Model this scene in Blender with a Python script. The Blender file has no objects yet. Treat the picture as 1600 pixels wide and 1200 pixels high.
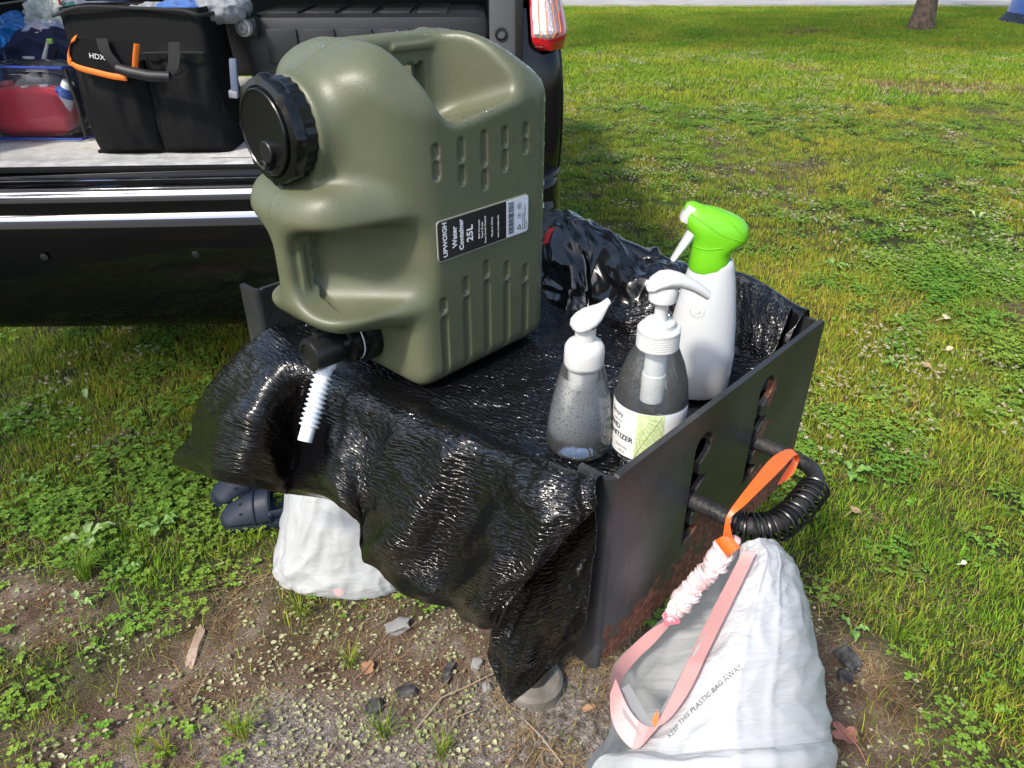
import bpy, bmesh, math, random
import numpy as np
from mathutils import Vector, Matrix, Euler, noise as mnoise
R = math.radians
random.seed(7); rng = np.random.default_rng(7)
SC = bpy.context.scene

# ------------------------------------------------------------ camera
CAM_H = 1.32; PITCH = 31.0; FPX = 1150.0
cam_d = bpy.data.cameras.new("camera"); cam = bpy.data.objects.new("camera", cam_d)
SC.collection.objects.link(cam); SC.camera = cam
cam_d.sensor_fit = 'HORIZONTAL'; cam_d.sensor_width = 36.0; cam_d.lens = 36.0 * FPX / 1600.0
cam_d.clip_start = 0.05; cam_d.clip_end = 800
cam.location = (0, 0, CAM_H); cam.rotation_euler = (R(90 - PITCH), 0, 0)

# ------------------------------------------------------------ sky, sun, exposure
SUN_EL = 49.0; SUN_AZ = 219.0      # compass-style: direction TO the sun, clockwise from +y
w = bpy.data.worlds.new("World"); SC.world = w; w.use_nodes = True
nt = w.node_tree; nt.nodes.clear()
sky = nt.nodes.new('ShaderNodeTexSky'); sky.sky_type = 'NISHITA'; sky.sun_disc = False
sky.sun_elevation = R(SUN_EL); sky.sun_rotation = R(SUN_AZ); sky.air_density = 1.0; sky.dust_density = 2.5; sky.ozone_density = 1.0
bg = nt.nodes.new('ShaderNodeBackground'); bg.inputs[1].default_value = 0.15
wo = nt.nodes.new('ShaderNodeOutputWorld')
nt.links.new(sky.outputs[0], bg.inputs[0]); nt.links.new(bg.outputs[0], wo.inputs[0])
sun_d = bpy.data.lights.new("sun", 'SUN'); sun = bpy.data.objects.new("sun", sun_d); SC.collection.objects.link(sun)
sun_d.energy = 2.5; sun_d.angle = R(5.0); sun_d.color = (1.0, 0.94, 0.84)
sdir = Vector((math.sin(R(SUN_AZ)) * math.cos(R(SUN_EL)), math.cos(R(SUN_AZ)) * math.cos(R(SUN_EL)), math.sin(R(SUN_EL))))
sun.rotation_euler = sdir.to_track_quat('Z', 'Y').to_euler()
SC.view_settings.view_transform = 'Standard'; SC.view_settings.look = 'None'
SC.view_settings.exposure = 0.80; SC.view_settings.gamma = 1.0
SC.view_settings.use_curve_mapping = False
SC.cycles.max_bounces = 10; SC.cycles.transparent_max_bounces = 24; SC.cycles.transmission_bounces = 10
SC.cycles.caustics_reflective = False; SC.cycles.caustics_refractive = False

# ------------------------------------------------------------ placing: photo pixel -> point on a real plane
CT, ST = math.cos(R(PITCH)), math.sin(R(PITCH))
def ray(u, v):
    p = (600 - v) / FPX
    return (u - 800) / FPX, CT + p * ST, -ST + p * CT
def on_z(u, v, z=0.0):
    x, y, k = ray(u, v); t = (CAM_H - z) / -k
    return Vector((x * t, y * t, z))
def on_y(u, v, y0):
    x, y, k = ray(u, v); t = y0 / y
    return Vector((x * t, y0, CAM_H + k * t))
def at_t(u, v, t):
    x, y, k = ray(u, v)
    return Vector((x * t, y * t, CAM_H + k * t))
# fire-box frame: s runs along its open front, q into it
BL = Vector((-.360, .962, 0)); ES = Vector((.728, -.686, 0)); EQ = Vector((.686, .728, 0))
def box_pt(s, q, z): return Vector((BL.x + s * ES.x + q * EQ.x, BL.y + s * ES.y + q * EQ.y, z))
def on_q(u, v, q):
    x, y, k = ray(u, v); lx = x * EQ.x + y * EQ.y; t = (q + BL.dot(EQ)) / lx
    p = Vector((x * t, y * t, 0)) - BL
    return (p.dot(ES), q, CAM_H + k * t)
BOX_M = Matrix(((ES.x, EQ.x, 0, BL.x), (ES.y, EQ.y, 0, BL.y), (0, 0, 1, 0), (0, 0, 0, 1)))

# ------------------------------------------------------------ materials
def mat(name, col, rough=.5, metal=0., bump=0., bscale=80., var=0., vscale=8., coat=0., ior=1.5, trans=0., sss=0., alpha=1., col2=None, sheen=0., detail=4., coord='Object', rvar=0.):
    m = bpy.data.materials.new(name); m.use_nodes = True; n = m.node_tree; b = n.nodes['Principled BSDF']
    b.inputs['Base Color'].default_value = (*col, 1); b.inputs['Roughness'].default_value = rough
    b.inputs['Metallic'].default_value = metal; b.inputs['IOR'].default_value = ior
    b.inputs['Coat Weight'].default_value = coat; b.inputs['Coat Roughness'].default_value = .04
    b.inputs['Transmission Weight'].default_value = trans; b.inputs['Alpha'].default_value = alpha
    b.inputs['Sheen Weight'].default_value = sheen
    if sss:
        b.inputs['Subsurface Weight'].default_value = sss; b.inputs['Subsurface Radius'].default_value = (.02, .02, .02); b.inputs['Subsurface Scale'].default_value = .3
    tc = n.nodes.new('ShaderNodeTexCoord')
    if var or col2 or rvar:
        t = n.nodes.new('ShaderNodeTexNoise'); t.inputs['Scale'].default_value = vscale; t.inputs['Detail'].default_value = detail
        n.links.new(tc.outputs[coord], t.inputs['Vector'])
        if var or col2:
            mx = n.nodes.new('ShaderNodeMix'); mx.data_type = 'RGBA'
            c2 = col2 if col2 else tuple(c * (1 - var) for c in col)
            mx.inputs[6].default_value = (*col, 1); mx.inputs[7].default_value = (*c2, 1)
            mr = n.nodes.new('ShaderNodeMapRange'); mr.inputs[1].default_value = .38; mr.inputs[2].default_value = .66
            n.links.new(t.outputs[0], mr.inputs[0]); n.links.new(mr.outputs[0], mx.inputs[0]); n.links.new(mx.outputs[2], b.inputs['Base Color'])
        if rvar:
            mr2 = n.nodes.new('ShaderNodeMapRange'); mr2.inputs[1].default_value = .3; mr2.inputs[2].default_value = .7
            mr2.inputs[3].default_value = max(.02, rough - rvar); mr2.inputs[4].default_value = rough + rvar
            n.links.new(t.outputs[0], mr2.inputs[0]); n.links.new(mr2.outputs[0], b.inputs['Roughness'])
    if bump:
        t2 = n.nodes.new('ShaderNodeTexNoise'); t2.inputs['Scale'].default_value = bscale; t2.inputs['Detail'].default_value = 3
        n.links.new(tc.outputs[coord], t2.inputs['Vector'])
        bp = n.nodes.new('ShaderNodeBump'); bp.inputs['Strength'].default_value = min(1, bump); bp.inputs['Distance'].default_value = .002
        n.links.new(t2.outputs[0], bp.inputs['Height']); n.links.new(bp.outputs[0], b.inputs['Normal'])
    return m
def leafy(name, col, col2, vscale=3., trans=.35, rough=.55, attr=True, dry=(.20, .155, .06)):
    """thin foliage: diffuse + translucent, tint from the 'tint' vertex colour and patchy noise over the ground"""
    m = bpy.data.materials.new(name); m.use_nodes = True; n = m.node_tree; b = n.nodes['Principled BSDF']
    b.inputs['Roughness'].default_value = rough; b.inputs['Specular IOR Level'].default_value = .15
    geo = n.nodes.new('ShaderNodeNewGeometry')
    t = n.nodes.new('ShaderNodeTexNoise'); t.inputs['Scale'].default_value = vscale; t.inputs['Detail'].default_value = 5
    n.links.new(geo.outputs['Position'], t.inputs['Vector'])
    mr = n.nodes.new('ShaderNodeMapRange'); mr.inputs[1].default_value = .36; mr.inputs[2].default_value = .64
    n.links.new(t.outputs[0], mr.inputs[0])
    mx = n.nodes.new('ShaderNodeMix'); mx.data_type = 'RGBA'; mx.inputs[6].default_value = (*col, 1); mx.inputs[7].default_value = (*col2, 1)
    n.links.new(mr.outputs[0], mx.inputs[0])
    out = mx.outputs[2]
    if attr:
        a = n.nodes.new('ShaderNodeAttribute'); a.attribute_name = 'tint'
        mu = n.nodes.new('ShaderNodeMix'); mu.data_type = 'RGBA'; mu.blend_type = 'MULTIPLY'; mu.inputs[0].default_value = 1
        n.links.new(out, mu.inputs[6]); n.links.new(a.outputs['Color'], mu.inputs[7]); out = mu.outputs[2]
    n.links.new(out, b.inputs['Base Color'])
    tr = n.nodes.new('ShaderNodeBsdfTranslucent'); n.links.new(out, tr.inputs[0])
    ms = n.nodes.new('ShaderNodeMixShader'); ms.inputs[0].default_value = trans
    n.links.new(b.outputs[0], ms.inputs[1]); n.links.new(tr.outputs[0], ms.inputs[2])
    n.links.new(ms.outputs[0], n.nodes['Material Output'].inputs[0])
    return m

def see_through(name, tint=(.97, .98, .98), rough=.03, ior=1.45, veil=0., veil_col=(.8, .8, .8)):
    """thin clear plastic: lets light straight through and mirrors by Fresnel"""
    m = bpy.data.materials.new(name); m.use_nodes = True; n = m.node_tree; n.nodes.remove(n.nodes['Principled BSDF'])
    t = n.nodes.new('ShaderNodeBsdfTransparent'); t.inputs[0].default_value = (*tint, 1); g = n.nodes.new('ShaderNodeBsdfGlossy'); g.inputs['Roughness'].default_value = rough
    f = n.nodes.new('ShaderNodeFresnel'); f.inputs[0].default_value = ior; x = n.nodes.new('ShaderNodeMixShader')
    n.links.new(f.outputs[0], x.inputs[0]); n.links.new(t.outputs[0], x.inputs[1]); n.links.new(g.outputs[0], x.inputs[2]); out = x.outputs[0]
    if veil:
        d = n.nodes.new('ShaderNodeBsdfDiffuse'); d.inputs[0].default_value = (*veil_col, 1); y = n.nodes.new('ShaderNodeMixShader'); y.inputs[0].default_value = veil
        n.links.new(out, y.inputs[1]); n.links.new(d.outputs[0], y.inputs[2]); out = y.outputs[0]
    n.links.new(out, n.nodes['Material Output'].inputs[0]); return m

# ------------------------------------------------------------ object helpers
def tag(o, label=None, cat=None, group=None, kind=None):
    if label: o['label'] = label
    if cat: o['category'] = cat
    if group: o['group'] = group
    if kind: o['kind'] = kind
    return o
def empty(name, loc, label, cat, group=None, rz=0):
    o = bpy.data.objects.new(name, None); o.location = loc; o.rotation_euler = (0, 0, rz); o.empty_display_size = .05
    SC.collection.objects.link(o); return tag(o, label, cat, group)
def link_mesh(name, me, m, parent=None, loc=None, smooth=True, mw=None):
    """vertices are world coordinates unless mw/loc say otherwise; the parent's transform is undone"""
    o = bpy.data.objects.new(name, me); SC.collection.objects.link(o)
    for mm in (m if isinstance(m, (list, tuple)) else [m]):
        if mm and mm.name not in [x.name for x in me.materials if x]: me.materials.append(mm)
    if smooth: me.polygons.foreach_set('use_smooth', [True] * len(me.polygons))
    M = mw if mw is not None else (Matrix.Translation(loc) if loc is not None else Matrix.Identity(4))
    if parent is not None:
        o.parent = parent; par = parent; PM = Matrix.Identity(4); chain = []
        while par: chain.append(par); par = par.parent
        for c in reversed(chain): PM = PM @ c.matrix_parent_inverse @ Matrix.LocRotScale(c.location, c.rotation_euler, c.scale)
        M = PM.inverted() @ M
    o.matrix_basis = M
    return o
def py_mesh(name, V, F, uv=None):
    me = bpy.data.meshes.new(name); me.from_pydata([tuple(v) for v in V], [], [tuple(f) for f in F]); me.update()
    if uv is not None:
        l = me.uv_layers.new(name='UVMap'); idx = np.zeros(len(me.loops), np.int32); me.loops.foreach_get('vertex_index', idx)
        l.data.foreach_set('uv', np.asarray(uv, np.float32)[idx].ravel())
    return me
class MB:
    """collects simple shapes into one mesh"""
    def __init__(s): s.V = []; s.F = []
    def add(s, V, F, M=None):
        o = len(s.V)
        s.V += [(M @ Vector(v)) if M is not None else Vector(v) for v in V]; s.F += [tuple(i + o for i in f) for f in F]; return s
    def box(s, c, d, M=None, bev=0.):
        bm = bmesh.new(); bmesh.ops.create_cube(bm, size=1); bmesh.ops.scale(bm, vec=d, verts=bm.verts); bmesh.ops.translate(bm, vec=c, verts=bm.verts)
        if bev: bmesh.ops.bevel(bm, geom=bm.edges[:], offset=bev, segments=2, affect='EDGES', profile=.6)
        bm.verts.index_update(); V = [v.co.copy() for v in bm.verts]; F = [[v.index for v in f.verts] for f in bm.faces]; bm.free(); return s.add(V, F, M)
    def rings(s, rings, M=None, close=False, cap=True):
        n = len(rings[0]); V = [p for r in rings for p in r]; F = []
        k = len(rings)
        for i in range(k if close else k - 1):
            a = i * n; b = ((i + 1) % k) * n
            for j in range(n): F.append((a + j, a + (j + 1) % n, b + (j + 1) % n, b + j))
        if cap and not close: F.append(tuple(range(n))[::-1]); F.append(tuple((k - 1) * n + j for j in range(n)))
        return s.add(V, F, M)
    def lathe(s, prof, n=40, M=None, cap=True, sy=1.):
        return s.rings([[(r * math.cos(2 * math.pi * j / n), r * sy * math.sin(2 * math.pi * j / n), z) for j in range(n)] for r, z in prof], M, cap=cap)
    def tube(s, pts, rad, n=12, M=None, close=False, flat=1.):
        pts = [Vector(p) for p in pts]; k = len(pts); rr = rad if isinstance(rad, (list, tuple)) else [rad] * k
        rings = []; up = None
        for i in range(k):
            t = (pts[(i + 1) % k] - pts[i - 1]) if close else (pts[min(i + 1, k - 1)] - pts[max(i - 1, 0)])
            t.normalize()
            if up is None:
                up = t.orthogonal().normalized()
            up = (up - t * up.dot(t)).normalized(); sd = t.cross(up)
            rings.append([pts[i] + rr[i] * (math.cos(2 * math.pi * j / n) * up + flat * math.sin(2 * math.pi * j / n) * sd) for j in range(n)])
        return s.rings(rings, M, close)
    def ribbon(s, pts, widths, side, thick=.0004):
        """flat strip along pts; side(i) gives the across direction"""
        A = []; B = []
        for i, p in enumerate(pts):
            d = Vector(side(i) if callable(side) else side).normalized() * widths[i] * .5
            A.append(Vector(p) - d); B.append(Vector(p) + d)
        k = len(pts); return s.add(A + B, [(i, i + 1, k + i + 1, k + i) for i in range(k - 1)])
    def build(s, name, m, parent=None, smooth=True, mw=None, auto=True):
        me = py_mesh(name, s.V, s.F)
        bm = bmesh.new(); bm.from_mesh(me); bmesh.ops.recalc_face_normals(bm, faces=bm.faces); bm.to_mesh(me); bm.free()
        o = link_mesh(name, me, m, parent, smooth=smooth, mw=mw)
        if smooth and auto:
            me.set_sharp_from_angle(angle=R(38))
        return o
def spline(P, n):
    """Catmull-Rom through rows of P (k,d) -> (n,d)"""
    P = np.asarray(P, float); k = len(P); t = np.linspace(0, k - 1, n); i = np.minimum(t.astype(int), k - 2); f = (t - i)[:, None]
    E = np.vstack([2 * P[0] - P[1], P, 2 * P[-1] - P[-2]])
    a, b, c, d = E[i], E[i + 1], E[i + 2], E[i + 3]
    return .5 * ((2 * b) + (-a + c) * f + (2 * a - 5 * b + 4 * c - d) * f ** 2 + (-a + 3 * b - 3 * c + d) * f ** 3)
def surf(C, nu, nv):
    """control grid C[row][col][xyz] -> dense (nu rows, nv cols, 3)"""
    C = np.asarray(C, float); r, c, _ = C.shape
    A = np.stack([spline(C[:, j], nu) for j in range(c)], 1)
    return np.stack([spline(A[i], nv) for i in range(nu)], 0)
def grid_faces(nu, nv, closed=False):
    i, j = np.meshgrid(np.arange(nu - 1), np.arange(nv if closed else nv - 1), indexing='ij'); j2 = (j + 1) % nv
    return np.stack([i * nv + j, i * nv + j2, (i + 1) * nv + j2, (i + 1) * nv + j], -1).reshape(-1, 4)
_perm = rng.permutation(256); _perm = np.concatenate([_perm, _perm, _perm]); _g = rng.normal(size=(256, 3)); _g /= np.linalg.norm(_g, axis=1)[:, None]
def pnoise(x, y, z=0.):
    x, y, z = np.broadcast_arrays(np.asarray(x, float), np.asarray(y, float), np.asarray(z, float))
    xi, yi, zi = [np.floor(a).astype(int) for a in (x, y, z)]; xf, yf, zf = x - xi, y - yi, z - zi
    f = lambda t: t * t * t * (t * (t * 6 - 15) + 10)
    u, v, w_ = f(xf), f(yf), f(zf); out = 0
    for dx in (0, 1):
        for dy in (0, 1):
            for dz in (0, 1):
                h = _perm[_perm[_perm[(xi + dx) & 255] + ((yi + dy) & 255)] + ((zi + dz) & 255)]
                g = _g[h]; d = g[..., 0] * (xf - dx) + g[..., 1] * (yf - dy) + g[..., 2] * (zf - dz)
                out = out + d * (u if dx else 1 - u) * (v if dy else 1 - v) * (w_ if dz else 1 - w_)
    return out * 1.6
def fbm(x, y, z=0., o=3):
    s = 0; a = 1
    for i in range(o): s = s + a * pnoise(x * 2 ** i, y * 2 ** i, z + i * 7.3); a *= .5
    return s
def grid_normals(P):
    du = np.gradient(P, axis=0); dv = np.gradient(P, axis=1); n = np.cross(du, dv); return n / (np.linalg.norm(n, axis=-1, keepdims=True) + 1e-9)
def grid_obj(name, P, m, parent=None, closed=False, thick=0., uvs=None, mw=None):
    nu, nv, _ = P.shape
    if uvs is None:
        a = np.cumsum(np.r_[0, np.linalg.norm(np.diff(P[:, nv // 2], axis=0), axis=1)]); b = np.cumsum(np.r_[0, np.linalg.norm(np.diff(P[nu // 2], axis=0), axis=1)])
        uvs = np.stack(np.meshgrid(a, b, indexing='ij')[::-1], -1)
    me = py_mesh(name, P.reshape(-1, 3), grid_faces(nu, nv, closed), uvs.reshape(-1, 2))
    o = link_mesh(name, me, m, parent, mw=mw)
    if thick:
        s = o.modifiers.new('thickness', 'SOLIDIFY'); s.thickness = thick; s.offset = 0
    return o
def text(body, size, M, m, parent, name='lettering', align='LEFT', sx=1., ext=.00015, bold=0.):
    c = bpy.data.curves.new(name, 'FONT'); c.body = body; c.size = size; c.align_x = align; c.align_y = 'CENTER'; c.extrude = ext; c.space_character = 1.0; c.offset = bold
    c.resolution_u = 3
    t = bpy.data.objects.new('tmp', c); me = bpy.data.meshes.new_from_object(t); bpy.data.objects.remove(t); bpy.data.curves.remove(c)
    me.transform(M @ Matrix.Diagonal((sx, 1, 1, 1))); me.name = name
    return link_mesh(name, me, m, parent, smooth=False)
def frame(o, x, y):
    """matrix with origin o, text direction x, up direction y"""
    x = Vector(x).normalized(); y = Vector(y); y = (y - x * y.dot(x)).normalized(); z = x.cross(y)
    return Matrix(((x.x, y.x, z.x, o[0]), (x.y, y.y, z.y, o[1]), (x.z, y.z, z.z, o[2]), (0, 0, 0, 1)))
def smooth_copy(o, loc, rz, label=None, scale=None):
    c = o.copy(); SC.collection.objects.link(c); c.location = loc; c.rotation_euler = (o.rotation_euler[0], o.rotation_euler[1], rz)
    if scale: c.scale = scale
    if label: c['label'] = label
    for ch in o.children:
        d = ch.copy(); SC.collection.objects.link(d); d.parent = c
        for g in ch.children:
            e = g.copy(); SC.collection.objects.link(e); e.parent = d
    return c
# ============================================================ GROUND
def dirt_map(x, y):
    """1 = bare fire-pit earth, 0 = lawn"""
    x = np.asarray(x, float); y = np.asarray(y, float)
    n = .22 * fbm(x * 2.2, y * 2.2, 3.1, 4)
    d = 1.12 - np.sqrt(((x + .12) / .98) ** 2 + ((y - .72) / .62) ** 2) * 1.0 + n
    d2 = .9 - np.sqrt(((x - .62) / .30) ** 2 + ((y - .98) / .30) ** 2) + n
    d3 = .8 - np.sqrt(((x + 1.15) / .45) ** 2 + ((y - 1.18) / .22) ** 2) + n
    return np.clip(np.maximum(np.maximum(d, d2), d3) * 2.2, 0, 1)
def dry_map(x, y):
    """worn, straw-coloured places in the lawn"""
    n = fbm(np.asarray(x) * .9 + 5, np.asarray(y) * .9, 9.2, 4)
    far = np.exp(-(((np.asarray(x) - 5.6) / 1.6) ** 2 + ((np.asarray(y) - 7.3) / 1.9) ** 2))
    right = np.exp(-(((np.asarray(x) - 1.9) / .8) ** 2 + ((np.asarray(y) - 2.1) / .8) ** 2)) * .25
    left = np.exp(-(((np.asarray(x) + .95) / .5) ** 2 + ((np.asarray(y) - 1.75) / .3) ** 2)) * .35
    nr = np.asarray(y); near = np.clip((3.2 - nr) / 2.2, 0, 1) * .12
    return np.clip((n - .50) * 1.8 + far * 1.5 + right + left + near, 0, 1)
def ground_z(x, y):
    return .010 * fbm(np.asarray(x) * 1.3, np.asarray(y) * 1.3, 1.7, 2) + .006 * fbm(np.asarray(x) * 7, np.asarray(y) * 7, 4.4, 3) * (np.asarray(y) < 6)
# the ground: fine mesh near, one wide sheet to the horizon joined in the same grid
gx = np.r_[-400, -150, -60, -30, -18, -12, np.linspace(-8, -2.2, 30), np.linspace(-2.1, 2.6, 236), np.linspace(2.75, 12, 42), 18, 30, 60, 150, 400]
gy = np.r_[-400, -60, -20, -6, -2, -.5, np.linspace(0, 3.2, 160), np.linspace(3.35, 20, 62), 26, 40, 70, 150, 400]
GX, GY = np.meshgrid(gx, gy)
damp = np.clip((25 - np.hypot(GX, GY)) / 8, 0, 1)
GZ = ground_z(GX, GY) * damp
P = np.stack([GX, GY, GZ], -1)
gm = bpy.data.materials.new('earth'); gm.use_nodes = True; n = gm.node_tree; b = n.nodes['Principled BSDF']; b.inputs['Roughness'].default_value = .9; b.inputs['Specular IOR Level'].default_value = .2
geo = n.nodes.new('ShaderNodeNewGeometry'); at = n.nodes.new('ShaderNodeAttribute'); at.attribute_name = 'bare'
def tex(scale, det=6, kind='ShaderNodeTexNoise'):
    t = n.nodes.new(kind); t.inputs['Scale'].default_value = scale
    if kind == 'ShaderNodeTexNoise': t.inputs['Detail'].default_value = det; t.inputs['Roughness'].default_value = .65
    n.links.new(geo.outputs['Position'], t.inputs['Vector']); return t
def ramp(src, stops):
    r = n.nodes.new('ShaderNodeValToRGB'); e = r.color_ramp.elements
    while len(e) < len(stops): e.new(.5)
    for k, (p, c) in enumerate(stops): e[k].position = p; e[k].color = (*c, 1)
    n.links.new(src, r.inputs[0]); return r.outputs[0]
def mixc(f, a, c, mode='MIX'):
    m_ = n.nodes.new('ShaderNodeMix'); m_.data_type = 'RGBA'; m_.blend_type = mode
    if isinstance(f, float): m_.inputs[0].default_value = f
    else: n.links.new(f, m_.inputs[0])
    n.links.new(a, m_.inputs[6]); n.links.new(c, m_.inputs[7]); return m_.outputs[2]
t1 = tex(9); t2 = tex(70); t3 = tex(3.2); t4 = tex(260, 3)
soil = ramp(t1.outputs[0], [(.30, (.060, .040, .028)), (.44, (.14, .090, .062)), (.55, (.21, .155, .115)), (.68, (.33, .28, .235))])
ash = ramp(t2.outputs[0], [(.34, (.08, .07, .065)), (.5, (.25, .22, .20)), (.66, (.46, .42, .39))])
ashmask = n.nodes.new('ShaderNodeAttribute'); ashmask.attribute_name = 'ash'
lawn = ramp(t1.outputs[0], [(.3, (.035, .05, .016)), (.5, (.05, .062, .022)), (.7, (.085, .075, .036))])
fine = ramp(t4.outputs[0], [(.3, (.55, .55, .55)), (.65, (1.35, 1.3, 1.25))])
c1 = mixc(ashmask.outputs['Fac'], soil, ash); c2 = mixc(at.outputs['Fac'], lawn, c1); c3 = mixc(1.0, c2, fine, 'MULTIPLY')
n.links.new(c3, b.inputs['Base Color'])
bp = n.nodes.new('ShaderNodeBump'); bp.inputs['Distance'].default_value = .012; bp.inputs['Strength'].default_value = .9
ad = n.nodes.new('ShaderNodeMath'); ad.operation = 'ADD'; n.links.new(t2.outputs[0], ad.inputs[0]); n.links.new(t4.outputs[0], ad.inputs[1])
n.links.new(ad.outputs[0], bp.inputs['Height']); n.links.new(bp.outputs[0], b.inputs['Normal'])
ground = grid_obj('ground', P, gm); tag(ground, kind='structure')
bare = dirt_map(GX, GY); bare = np.maximum(bare, dry_map(GX, GY) * .75)
ashv = np.clip((1.05 - np.sqrt(((GX - .02) / .42) ** 2 + ((GY - .82) / .20) ** 2) + .35 * fbm(GX * 5, GY * 5, 2.2, 3)) * 2, 0, 1)
ashv = np.maximum(ashv, np.clip((.8 - np.hypot((GX + .42) / .3, (GY - .86) / .12) + .4 * fbm(GX * 5, GY * 5, 8.2, 3)) * 2, 0, 1))
for nm, v in (('bare', bare), ('ash', ashv)):
    a = ground.data.attributes.new(nm, 'FLOAT', 'POINT'); a.data.foreach_set('value', v.ravel().astype(np.float32))
# road beyond the lawn
road_m = mat('asphalt', (.30, .29, .27), .9, bump=.5, bscale=60, col2=(.38, .36, .34), vscale=1.2)
me = py_mesh('road', [(-90, 20.2, .03), (90, 19.2, .03), (90, 25.5, .03), (-90, 26.5, .03)], [(0, 1, 2, 3)])
tag(link_mesh('road', me, road_m, smooth=False), kind='structure')
vm = mat('gravel_verge', (.33, .29, .22), .95, bump=.6, bscale=40, col2=(.20, .19, .10), vscale=2.5)
me = py_mesh('verge', [(-90, 19.75, .022), (90, 18.8, .022), (90, 19.25, .034), (-90, 20.25, .034)], [(0, 1, 2, 3)])
tag(link_mesh('road_verge', me, vm, smooth=False), kind='structure')

# ============================================================ GRASS
g_mat = leafy('grass_blades', (.20, .39, .038), (.36, .45, .055), 1.1, .42)
cl_mat = leafy('clover_leaves', (.15, .32, .042), (.27, .40, .06), 2.3, .35)
st_mat = leafy('dry_straw', (.38, .28, .17), (.22, .14, .085), 6, .15)
wl_mat = leafy('pale_weed', (.34, .40, .20), (.48, .50, .34), 8, .2)
proto = bpy.data.collections.new('grass_prototypes')
def tint_attr(me, cols):
    a = me.attributes.new('tint', 'FLOAT_COLOR', 'POINT'); a.data.foreach_set('color', np.c_[np.asarray(cols), np.ones(len(cols))].astype(np.float32).ravel())
def blade_patch(name, nb, rad, hmin, hmax, wid, lean, m, straw=0., seed=0, flat=False):
    r = np.random.default_rng(seed); V = []; F = []; C = []
    for i in range(nb):
        a = r.uniform(0, 2 * math.pi); d = rad * math.sqrt(r.uniform()); x, y = d * math.cos(a), d * math.sin(a)
        h = r.uniform(hmin, hmax); th = r.uniform(0, 2 * math.pi); ln = r.uniform(.2, 1) * lean * h; w_ = wid * r.uniform(.6, 1.3)
        dx, dy = math.cos(th), math.sin(th); px, py = -dy * w_ / 2, dx * w_ / 2; o = len(V)
        if flat:
            z0 = r.uniform(.001, .007); ln = h; h = r.uniform(-.002, .008); bend = r.uniform(-.25, .25) * ln
            V += [(x + px, y + py, z0), (x - px, y - py, z0), (x + dx * ln * .5 + px + px * bend * 60, y + dy * ln * .5 + py, z0 + h), (x + dx * ln * .5 - px, y + dy * ln * .5 - py, z0 + h), (x + dx * ln - dy * bend, y + dy * ln + dx * bend, max(.001, z0 + h * .4))]
        else:
            V += [(x + px, y + py, -.003), (x - px, y - py, -.003), (x + dx * ln * .35 + px * .8, y + dy * ln * .35 + py * .8, h * .6), (x + dx * ln * .35 - px * .8, y + dy * ln * .35 - py * .8, h * .6), (x + dx * ln, y + dy * ln, h)]
        F += [(o, o + 1, o + 3, o + 2), (o + 2, o + 3, o + 4)]
        k = r.uniform(.45, 1.3); t = (k, k, k * .9)
        if r.uniform() < straw: t = (k * 1.9, k * 1.05, k * 1.9)
        elif r.uniform() < .25: t = (k * 1.35, k * 1.15, k * .8)
        C += [t] * 5
    me = py_mesh(name, V, F); tint_attr(me, C); me.materials.append(m)
    o = bpy.data.objects.new(name, me); proto.objects.link(o); return o
def leaf_fan(V, F, C, c, L, W, az, tilt, t, fold=.2):
    dx, dy = math.cos(az), math.sin(az); o = len(V); cz = c[2]
    pts = [(0, 0), (.45, .5), (.85, .42), (1, 0), (.85, -.42), (.45, -.5)]
    for (u, v) in pts:
        z = cz + L * u * tilt + abs(v) * W * fold - (u ** 2) * L * .2
        V.append((c[0] + dx * L * u - dy * W * v, c[1] + dy * L * u + dx * W * v, z)); C.append(t)
    F += [(o, o + 1, o + 2, o + 3), (o, o + 3, o + 4, o + 5)]
def clover_patch(name, nb, rad, m, seed, lsz=(.007, .012), hmax=.035, extra=0):
    r = np.random.default_rng(seed); V = []; F = []; C = []
    for i in range(nb):
        a = r.uniform(0, 6.28); d = rad * math.sqrt(r.uniform()); c = (d * math.cos(a), d * math.sin(a), r.uniform(.01, hmax)); a0 = r.uniform(0, 6.28); L = r.uniform(*lsz); k = r.uniform(.65, 1.3)
        for j in range(3): leaf_fan(V, F, C, c, L, L * .95, a0 + j * 2.09, r.uniform(-.1, .45), (k, k, k))
    me = py_mesh(name, V, F); tint_attr(me, C); me.materials.append(m)
    o = bpy.data.objects.new(name, me); proto.objects.link(o); return o
def litter_patch(name, nb, rad, m, seed):
    r = np.random.default_rng(seed); V = []; F = []; C = []
    for i in range(nb):
        a = r.uniform(0, 6.28); d = rad * math.sqrt(r.uniform()); c = (d * math.cos(a), d * math.sin(a), r.uniform(.002, .009)); L = r.uniform(.008, .016); k = r.uniform(.5, 1.2)
        leaf_fan(V, F, C, c, L, L * r.uniform(.5, .8), r.uniform(0, 6.28), r.uniform(-.1, .5), (k * 1.05, k, k * .9))
    me = py_mesh(name, V, F); tint_attr(me, C); me.materials.append(m)
    o = bpy.data.objects.new(name, me); proto.objects.link(o); return o
K = []
for i in range(3): K.append(blade_patch('p%02d' % len(K), 120, .075, .010, .027, .0026, 1.2, g_mat, .27, 10 + i))          # 0-2 lawn
for i in range(2): K.append(clover_patch('p%02d' % len(K), 46, .075, cl_mat, 20 + i))                                    # 3-4 clover
for i in range(2): K.append(blade_patch('p%02d' % len(K), 60, .09, .02, .07, .0014, 1, st_mat, 0, 30 + i, flat=True))    # 5-6 straw
K.append(blade_patch('p%02d' % len(K), 26, .10, .02, .05, .002, 1.2, g_mat, .4, 41))                                     # 7 sparse
K.append(litter_patch('p%02d' % len(K), 26, .10, wl_mat, 50))                                                            # 8 small pale leaves
K.append(clover_patch('p%02d' % len(K), 12, .09, cl_mat, 61, (.007, .012), .02))                                         # 9 sparse clover
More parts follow.
